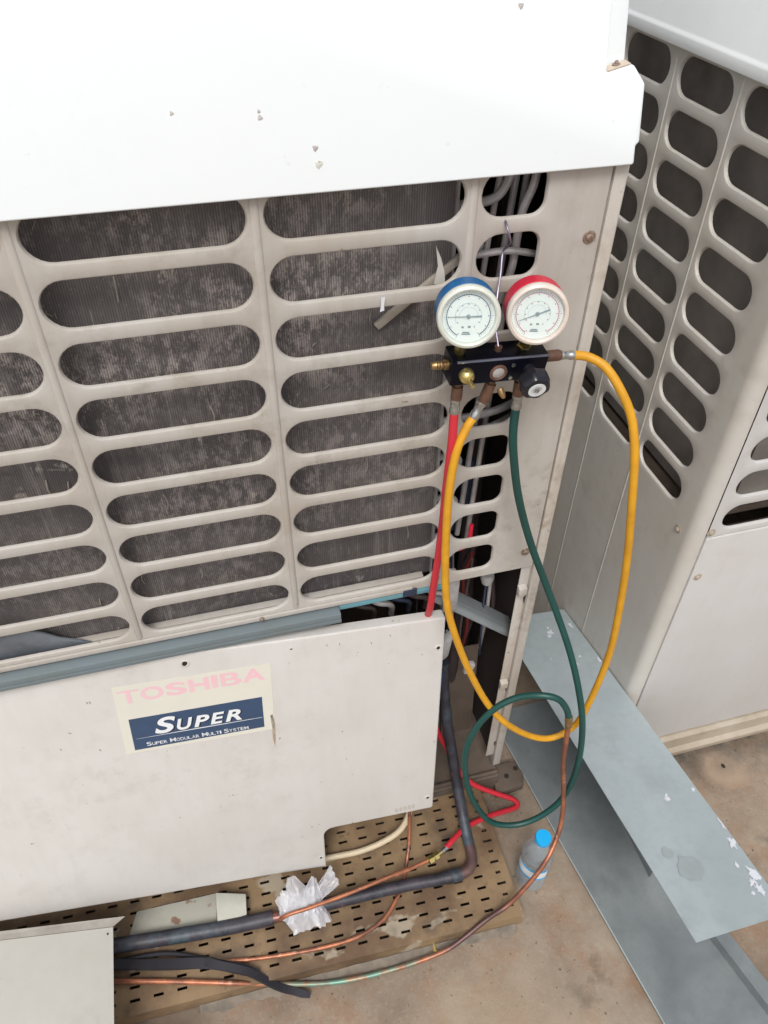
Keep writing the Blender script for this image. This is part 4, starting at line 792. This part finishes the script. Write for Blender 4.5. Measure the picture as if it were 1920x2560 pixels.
# black rubber strips
def strip(pts, w_, th, name, label):
    P = catmull(pts, 6); m = MB(); vs = []; fs = []
    for i, p in enumerate(P):
        t_ = (P[min(i + 1, len(P) - 1)] - P[max(i - 1, 0)]).normalized(); s_ = V(0, 0, 1).cross(t_).normalized(); tw = 0.35 * math.sin(i * 0.3); s_ = (s_ + V(0, 0, tw)).normalized()
        n2 = t_.cross(s_); ww = w_ * (1 if i < len(P) - 4 else 0.5 + 0.12 * (len(P) - i))
        vs += [p + s_ * ww + n2 * th, p - s_ * ww + n2 * th, p - s_ * ww - n2 * th, p + s_ * ww - n2 * th]
    for i in range(len(P) - 1):
        for j in range(4): fs.append((4 * i + j, 4 * i + (j + 1) % 4, 4 * i + 4 + (j + 1) % 4, 4 * i + 4 + j))
    fs += [(3, 2, 1, 0), tuple(range(4 * len(P) - 4, 4 * len(P)))]
    m.add(vs, fs); return tag(m.build(name, M_STRIP), label, 'rubber strip')
strip([(-0.52, -0.14, 0.055), (-0.415, -0.160, 0.055), (-0.338, -0.182, 0.055), (-0.254, -0.205, 0.056), (-0.181, -0.222, 0.056), (-0.134, -0.240, 0.054), (-0.087, -0.262, 0.050)], 0.0088, 0.0030, 'insulation_strip', 'wide black rubber strip emerging from under the metal cover sheet')
strip([(-0.175, -0.222, 0.062), (-0.150, -0.236, 0.064), (-0.103, -0.258, 0.056), (-0.062, -0.283, 0.030), (-0.030, -0.297, 0.014), (-0.005, -0.309, 0.009)], 0.0065, 0.0028, 'insulation_strip', 'narrow black rubber offcut with its cut end drooping to the floor')

pipe('electric_cable', 'thin black cable lying between the wide rubber strip and the thick pipe', [(-0.52, -0.150, 0.048), (-0.40, -0.172, 0.047), (-0.32, -0.176, 0.0465), (-0.25, -0.184, 0.0465), (-0.19, -0.206, 0.0465), (-0.160, -0.222, 0.052)], 0.0042, M_STRIP, 'cable')

# ------------------------------------------------------------------ perforated tray
T_ = thing('perforated_tray', 'brown perforated metal tray lying on the concrete under the pipes', 'tray', (0.19, -0.24, 0))
ang = -0.030; ca, sa = math.cos(ang), math.sin(ang)
def tf(x, y, z): dx, dy = x - 0.19, y + 0.24; return (0.19 + ca * dx - sa * dy, -0.24 + sa * dx + ca * dy, z)
mb = MB(); px, py = 0.0412, 0.0214; ZT = 0.040
for i in range(-18, 6):
    for j in range(0, 12):
        cx, cy = 0.1890 + px * i, -0.2600 + py * j; hx, hy = 0.0088, 0.0026
        if i == 5 and j % 2: hx = 0.005
        X = [cx - px / 2, cx - hx, cx + hx, cx + px / 2]; Y = [cy - py / 2, cy - hy, cy + hy, cy + py / 2]
        o_ = [tf(x, y, ZT) for y in Y for x in X]; fs = [(b * 4 + a, b * 4 + a + 1, b * 4 + a + 5, b * 4 + a + 4) for b in range(3) for a in range(3) if (a, b) != (1, 1)]
        k = len(o_); o_ += [tf(X[1], Y[1], ZT - 0.0022), tf(X[2], Y[1], ZT - 0.0022), tf(X[2], Y[2], ZT - 0.0022), tf(X[1], Y[2], ZT - 0.0022)]
        fs += [(5, 6, k + 1, k), (6, 10, k + 2, k + 1), (10, 9, k + 3, k + 2), (9, 5, k, k + 3)]
        mb.add(o_, fs)
xl, xr, yf, yb = 0.1890 - px * 18.5, 0.1890 + px * 5.5, -0.2600 - py / 2, -0.2600 + py * 11.5
def qd(*p): mb.add(p, [(0, 1, 2, 3)])
xe, ye = 0.4165, -0.2830
qd(tf(xr, yf, ZT), tf(xe, yf, ZT), tf(xe, yb, ZT), tf(xr, yb, ZT)) if xe > xr else None
qd(tf(xl, ye, ZT), tf(max(xe, xr), ye, ZT), tf(max(xe, xr), yf, ZT), tf(xl, yf, ZT))
xe = max(xe, xr)
qd(tf(xl, ye, ZT), tf(xe, ye, ZT), tf(xe, ye - 0.001, 0.001), tf(xl, ye - 0.001, 0.001)); qd(tf(xe, ye, ZT), tf(xe, yb, ZT), tf(xe + 0.001, yb, 0.001), tf(xe + 0.001, ye, 0.001))
mb.build('tray_sheet', M_TRAY, T_)
b_ = MB(); b_.box((-0.55, -0.235, 0.0015), (0.40, -0.03, 0.0045)); b_.build('tray_underlay', plain('underlay_dark', (0.035, 0.027, 0.022, 1), 0.9), T_)  # near-black sheet under the tray, keeps the slots dark
# mortar smear along the tray foot
b_ = MB(); vs = []; fs = []; n = 60
for i in range(n + 1):
    x = -0.20 + 0.60 * i / n; y = -0.2445 - 0.245 * 0 ; yb_ = tf(x, ye, 0)[1] - 0.0015
    wd = 0.010 + 0.009 * noise.noise(Vector((x * 22, 0, 0))) + 0.006 * noise.noise(Vector((x * 60, 3, 0)))
    vs += [(x, yb_, 0.010 + 0.004 * noise.noise(Vector((x * 30, 1, 0)))), (x, yb_ - wd * 0.6, 0.006), (x, yb_ - max(wd, 0.004) - 0.003, -0.001)]
for i in range(n):
    for j in range(2): fs.append((3 * i + j, 3 * i + j + 1, 3 * i + 3 + j + 1, 3 * i + 3 + j))
b_.add(vs, fs); tag(b_.build('mortar_smear', plain('mortar', (0.21, 0.175, 0.138, 1), 0.9, 0, 0.8, 40, (0.08, 0.07, 0.06, 1), 0.5)), 'grey crust of mortar along the front foot of the perforated tray', 'mortar')

b_ = MB(); random.seed(3)
for k in range(420):
    x, y = random.uniform(-0.35, 1.15), random.uniform(-0.62, -0.06)
    if x < 0.425 and y > -0.30: continue
    if 0.51 < x < 0.83 and y > -1: continue
    r = random.uniform(0.0006, 0.0020) * (1.6 if random.random() < 0.06 else 1)
    vs = [(x + r * random.uniform(0.6, 1.3) * math.cos(a), y + r * random.uniform(0.6, 1.3) * math.sin(a), 0.0004) for a in (0, 1.2, 2.4, 3.7, 5.0)] + [(x, y, r * 1.1)]
    b_.add(vs, [(0, 1, 5), (1, 2, 5), (2, 3, 5), (3, 4, 5), (4, 0, 5)])
o = b_.build('grit', plain('grit', (0.20, 0.16, 0.12, 1), 0.9, 0, 0.9, 300, (0.06, 0.045, 0.035, 1)), None, False); o['kind'] = 'stuff'; o['label'] = 'fine brown grit scattered over the concrete floor'; o['category'] = 'grit'

# ------------------------------------------------------------------ galvanised trough and its lid
D_ = thing('metal_trough', 'dull galvanised trough lying flat on the floor between the two units', 'trough', (0.62, -0.3, 0))
L = [(0.518, 0.16), (0.530, 0.058), (0.553, -0.168), (0.594, -0.512), (0.628, -0.80)]; Rr = [(0.697, 0.16), (0.698, -0.055), (0.716, -0.20), (0.750, -0.411), (0.772, -0.512), (0.835, -0.80)]
b_ = MB(); b_.prism([(x, y, 0.008) for x, y in L] + [(x, y, 0.008) for x, y in Rr[::-1]], (0, 0, 0.0015)); b_.build('bottom_sheet', M_DUCT, D_)
b_ = MB(); lip = [(x, y, 0.0095) for x, y in L]
b_.tube(lip, 0.0014, 6, False); b_.build('rolled_edge', M_LID, D_)
b_ = MB()
R3 = Rr[2:]; vs = []; fs = []
for x, y in R3: vs += [(x, y, 0.0097), (x + 0.002, y, 0.030), (x + 0.0035, y, 0.0315), (x + 0.030, y, 0.0315), (x + 0.031, y, 0.030), (x + 0.032, y, 0.0)]
for i in range(len(R3) - 1):
    for j in range(5): fs.append((6 * i + j, 6 * i + j + 1, 6 * i + 7 + j, 6 * i + 6 + j))
b_.add(vs, fs); b_.build('side_flange', M_DUCT, D_)
E_ = thing('trough_lid', 'pale galvanised lid sheet with white paint smears, raised above the trough', 'metal lid', (0.62, -0.15, 0.3))
def lz(y): return 0.262 + 0.2 * (0.212 - y)
nx, ny = 8, 36; vs = []; fs = []
for j in range(ny + 1):
    y = 0.228 - (0.228 + 0.495) * j / ny
    for i in range(nx + 1):
        x = 0.543 + (0.6975 - 0.543) * i / nx
        yy = y + (0.012 * (1 - i / nx) if j == 0 else 0) - (0.0 if j < ny else 0.0)
        vs.append((x, yy, lz(yy) + 0.0006 * noise.noise(Vector((x * 20, y * 9, 0)))))
for j in range(ny):
    for i in range(nx): a = j * (nx + 1) + i; fs.append((a, a + 1, a + nx + 2, a + nx + 1))
n0 = len(vs); vs += [(v[0], v[1], v[2] - 0.0015) for v in vs]; fs += [tuple(k + n0 for k in f[::-1]) for f in fs[:]]
bnd = list(range(nx + 1)) + [j * (nx + 1) + nx for j in range(1, ny + 1)] + [ny * (nx + 1) + i for i in range(nx - 1, -1, -1)] + [j * (nx + 1) for j in range(ny - 1, 0, -1)]
for i in range(len(bnd)): a, b = bnd[i], bnd[(i + 1) % len(bnd)]; fs.append((a, b, b + n0, a + n0))
b_ = MB(); b_.add(vs, fs); b_.build('lid_sheet', M_LID, E_)
for (cx, cy, r) in ((0.601, -0.395, 0.020), (0.583, -0.362, 0.009)):
    b_ = MB(); pts = [(cx + r * (1 + 0.3 * noise.noise(V(math.cos(t_) * 2, math.sin(t_) * 2, cx * 90))) * math.cos(t_), cy + r * (1 + 0.3 * noise.noise(V(math.cos(t_) * 2, math.sin(t_) * 2, cx * 90))) * math.sin(t_)) for t_ in [2 * math.pi * i / 24 for i in range(24)]]
    b_.add([(x, y, lz(y) + 0.0012) for x, y in pts] + [(cx, cy, lz(cy) + 0.0012)], [(i, (i + 1) % 24, 24) for i in range(24)]); b_.build('damp_stain', M_STAIN, E_)
b_ = MB(); b_.prism([(0.6965, 0.20, lz(0.20) - 0.003), (0.6965, -0.28, lz(-0.28) - 0.003), (0.6965, -0.28, 0.012), (0.6965, 0.20, 0.012)], (-0.0015, 0, 0)); b_.build('side_web', M_DUCT, E_)
mk = plain('white_smear', (0.68, 0.70, 0.76, 1), 0.6, 0, 0.4, 200, (0.45, 0.48, 0.52, 1), 0.3)
def smear(cx, cy, rx, ry, seed):
    pts = []
    for i in range(22):
        a = 2 * math.pi * i / 22; q = 0.45 + 1.0 * abs(noise.noise(Vector((math.cos(a) * 1.8, math.sin(a) * 1.8, seed)))) * 1.6 + 0.35 * noise.noise(Vector((math.cos(a) * 6, math.sin(a) * 6, seed)))
        x, y = cx + rx * q * math.cos(a), cy + ry * q * math.sin(a); x = min(x, 0.6965); pts.append((x, y, lz(y) + 0.0013))
    b_ = MB(); c = sum((Vector(p) for p in pts), V(0, 0, 0)) / len(pts); b_.add(pts + [tuple(c)], [(i, (i + 1) % 22, 22) for i in range(22)]); b_.build('paint_smear', mk, E_)
for args in ((0.634, 0.165, 0.008, 0.010, 1.0), (0.627, 0.155, 0.006, 0.006, 2.0), (0.686, 0.175, 0.004, 0.010, 3.0), (0.636, 0.180, 0.003, 0.005, 8.0), (0.690, -0.375, 0.007, 0.012, 4.0), (0.688, -0.430, 0.009, 0.016, 5.0), (0.678, -0.440, 0.006, 0.008, 6.0), (0.638, -0.275, 0.006, 0.005, 7.0), (0.696, -0.34, 0.003, 0.020, 9.0), (0.667, -0.455, 0.004, 0.004, 12.0), (0.672, -0.41, 0.003, 0.006, 13.0), (0.694, -0.47, 0.006, 0.012, 14.0), (0.681, -0.452, 0.008, 0.010, 15.0), (0.640, -0.268, 0.004, 0.003, 16.0), (0.66, 0.08, 0.003, 0.004, 17.0), (0.645, 0.06, 0.002, 0.006, 18.0), (0.655, 0.12, 0.003, 0.003, 19.0), (0.60, 0.09, 0.0015, 0.004, 20.0), (0.693, 0.06, 0.003, 0.008, 21.0), (0.690, -0.27, 0.004, 0.005, 10.0)): smear(*args)

# ------------------------------------------------------------------ sheet cover bottom-left
S_ = thing('cover_sheet', 'cream metal cover lying over the pipes at the bottom left corner', 'metal cover', (-0.5, -0.3, 0.15))
ZS = 0.150
b_ = MB(); b_.prism([(-0.75, -0.092, ZS), (-0.3175, -0.1555, ZS), (-0.3175, -0.62, ZS), (-0.75, -0.62, ZS)], (0, 0, -0.0016), 0.0006); b_.build('top_sheet', paint('sheet_paint', (0.50, 0.488, 0.45, 1), (0.38, 0.35, 0.29, 1), 0.5, 0.2, 0.6), S_)
b_ = MB(); b_.prism([(-0.75, -0.0915, ZS + 0.0004), (-0.3175, -0.1550, ZS + 0.0004), (-0.2965, -0.1440, ZS + 0.003), (-0.75, -0.080, ZS + 0.006)], (0, 0.0, -0.0014)); b_.build('rear_flange', M_SHADEDIRT, S_)  # darker cream: the flange's shade is painted in along with dirt
b_ = MB(); b_.cyl((-0.3265, -0.165, ZS + 0.0002), (-0.3265, -0.165, ZS + 0.0008), 0.0018, 10); b_.build('rivet', M_HOLE, S_)
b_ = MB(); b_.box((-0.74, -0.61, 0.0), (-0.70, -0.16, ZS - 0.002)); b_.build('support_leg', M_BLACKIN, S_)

# ------------------------------------------------------------------ small things on the tray
b_ = MB(); b_.prism([(-0.297, -0.095, 0.0412), (-0.148, -0.100, 0.0412), (-0.153, -0.166, 0.0412), (-0.318, -0.150, 0.0412)], (0, 0, 0.0012), 0.0003)
k = Nodes('stained_plate'); c = k.mix(k.ramp(k.noise(14, 4), 0.4, 0.6, 0.6), (0.42, 0.41, 0.35, 1), (0.32, 0.30, 0.25, 1)); c = k.mix(k.ramp(k.noise(26, 4, off=(3, 1, 0)), 0.60, 0.66, 0.9), c, (0.22, 0.11, 0.07, 1)); k.done(c, 0.6)
tag(b_.build('metal_plate', k.m), 'flat pale stained plate on the tray behind the thick dark pipe', 'metal plate')
b_ = MB(); b_.prism([(-0.148, -0.105, 0.044), (-0.092, -0.122, 0.044), (-0.095, -0.160, 0.044), (-0.150, -0.164, 0.044)], (0.001, -0.003, 0.022), 0.002)
tag(b_.build('plastic_block', M_BLOCK), 'small pale rubber block standing on the tray beside the stained plate', 'block')
# crumpled plastic bag over the pipe
b_ = MB()
def petal(base, tip, wid, side, bulge, seed, taper=0.7, n=26):
    cc = V(0.014, -0.160, 0.068); base, tip, side = cc + (Vector(base) - cc) * 0.9, cc + (Vector(tip) - cc) * 0.9, Vector(side).normalized(); wid *= 0.88; T = tip - base; L = T.length; Nn = T.normalized().cross(side).normalized()
    if Nn.y > 0: Nn = -Nn
    vs = []; fs = []
    for i in range(n + 1):
        v = i / n
        for j in range(n + 1):
            u = 2 * j / n - 1; q = V(u * 1.15 + 0.5 * v, v * 1.0, seed)
            fold = (1 - 2 * abs(noise.noise(q * 1.7))) * 0.0065 + (1 - 2 * abs(noise.noise(q * 3.1))) * 0.002 + 0.002 * noise.noise(q * 9)
            edge = 1 + 0.12 * noise.noise(V(v * 5, seed, 3.0 * (1 if u > 0 else -1)))
            vs.append(base + T * v + side * (u * wid * edge * (1 - taper * v ** 1.5)) + Nn * (bulge * (1 - u * u) * math.sin(math.pi * min(1, v * 0.8 + 0.15)) + fold * (1 - 0.5 * v)) + T.normalized() * 0.0035 * noise.noise(V(u * 3, seed, 1)) * v)
    for i in range(n):
        for j in range(n): k_ = i * (n + 1) + j; fs.append((k_, k_ + 1, k_ + n + 2, k_ + n + 1))
    b_.add(vs, fs)
petal((0.008, -0.165, 0.062), (-0.004, -0.130, 0.118), 0.030, (1, -0.1, 0), 0.016, 1.3, 0.72)
petal((0.028, -0.168, 0.060), (0.043, -0.140, 0.108), 0.024, (1, -0.3, 0), 0.012, 2.7, 0.80)
petal((0.040, -0.165, 0.066), (0.088, -0.142, 0.092), 0.014, (0.3, -1, -0.4), 0.004, 4.1, -0.6)
petal((-0.010, -0.170, 0.060), (-0.036, -0.150, 0.090), 0.030, (0.6, 0.3, 0.5), 0.016, 5.9, 0.55)
petal((0.010, -0.150, 0.074), (0.010, -0.222, 0.054), 0.044, (1, 0.05, 0.05), 0.018, 7.2, 0.30)
petal((0.022, -0.160, 0.072), (0.050, -0.218, 0.046), 0.026, (1, 0.4, 0), 0.012, 9.4, 0.45)
petal((-0.004, -0.160, 0.070), (-0.034, -0.196, 0.060), 0.028, (0.6, -0.5, 0.1), 0.014, 11.8, 0.4)
tag(b_.build('plastic_bag', M_BAG, None, True, 60), 'crumpled thin white plastic bag resting on the thick dark pipe', 'plastic bag')
b_ = MB(); b_.cyl((0.237, -0.297, 0.004), (0.2385, -0.282, 0.005), 0.005, 12, 0.001); b_.cyl((0.2385, -0.282, 0.005), (0.239, -0.277, 0.005), 0.007, 6)
tag(b_.build('brass_fitting', M_YBRASS), 'small loose brass fitting on the mortar in front of the tray', 'fitting')

# ------------------------------------------------------------------ water bottle
W_ = thing('water_bottle', 'small clear plastic water bottle with bright blue cap standing on the concrete', 'bottle', (0.466, -0.214, 0.0))
bo = V(0.466, -0.214, 0.001)
body = [(0.018, 0.002), (0.026, 0.0), (0.0295, 0.004), (0.0300, 0.012), (0.0300, 0.050), (0.0285, 0.053), (0.0285, 0.056), (0.0300, 0.059), (0.0300, 0.098), (0.0285, 0.101), (0.0285, 0.104), (0.0300, 0.107), (0.0295, 0.116), (0.0270, 0.128), (0.0235, 0.139), (0.0185, 0.149), (0.0140, 0.156), (0.0125, 0.159), (0.0125, 0.164), (0.0150, 0.1645), (0.0150, 0.1665), (0.0125, 0.167), (0.0120, 0.180)]
b_ = MB(); b_.lathe(body, bo, (0, 0, 1), 40, lambda a: 1 + 0.006 * math.cos(9 * a)); b_.build('body', M_CLEAR, W_)
b_ = MB(); b_.lathe([(0.0145, 0.168), (0.0150, 0.169), (0.0150, 0.181), (0.0142, 0.1830), (0.0001, 0.1832)], bo, (0, 0, 1), 48, lambda a: 1 + 0.012 * math.cos(30 * a)); b_.build('cap', M_CAP, W_)
def band(z0, z1, a0, a1, r, mat, nm, tilt=0.0):
    b_ = MB(); n = 26; vs = []; fs = []
    for i in range(n + 1):
        a = math.radians(a0 + (a1 - a0) * i / n); dz = tilt * (i / n)
        vs += [bo + V(r * math.cos(a), r * math.sin(a), z0 + dz), bo + V(r * math.cos(a), r * math.sin(a), z1 + dz)]
    for i in range(n): fs.append((2 * i, 2 * i + 1, 2 * i + 3, 2 * i + 2))
    b_.add(vs, fs); b_.build(nm, mat, W_)
band(0.060, 0.097, 150, 290, 0.0304, M_LWHITE, 'label')
band(0.0598, 0.0660, 150, 290, 0.0306, M_CAP, 'label_stripe'); band(0.0905, 0.0972, 150, 290, 0.0306, M_CAP, 'label_stripe')
# ------------------------------------------------------------------ stick, paper, tape in the grille
b_ = MB(); b_.obox((V(0.204, 0.028, 1.149) + V(0.303, 0.024, 1.226)) / 2, [(V(0.303, 0.024, 1.226) - V(0.204, 0.028, 1.149)) / 2, V(0, 0.003, 0), V(-0.0028, 0, 0.0036)], 0.001)
tag(b_.build('stick', M_WOOD), 'grey flat stick pushed diagonally behind the grille bar left of the blue gauge', 'stick')
b_ = MB(); b_.prism([(0.268, 0.016, 1.200), (0.271, 0.014, 1.222), (0.2665, 0.012, 1.247), (0.274, 0.013, 1.231), (0.279, 0.013, 1.214), (0.2815, 0.016, 1.199), (0.276, 0.018, 1.197)], (0.0003, 0.001, 0))
tag(b_.build('torn_label', M_PAPER), 'torn pointed scrap of pale paper stuck on the diagonal stick', 'paper')
b_ = MB(); b_.prism([(0.2005, -0.0016, 1.184), (0.2055, -0.0016, 1.185), (0.2050, -0.0026, 1.192), (0.2065, -0.0014, 1.2005), (0.2020, -0.0018, 1.2015), (0.2015, -0.0028, 1.193)], (0, -0.0006, 0))
tag(b_.build('tape_scrap', M_TAPE), 'tiny shiny scrap of clear tape on a grille bar left of the gauges', 'tape')
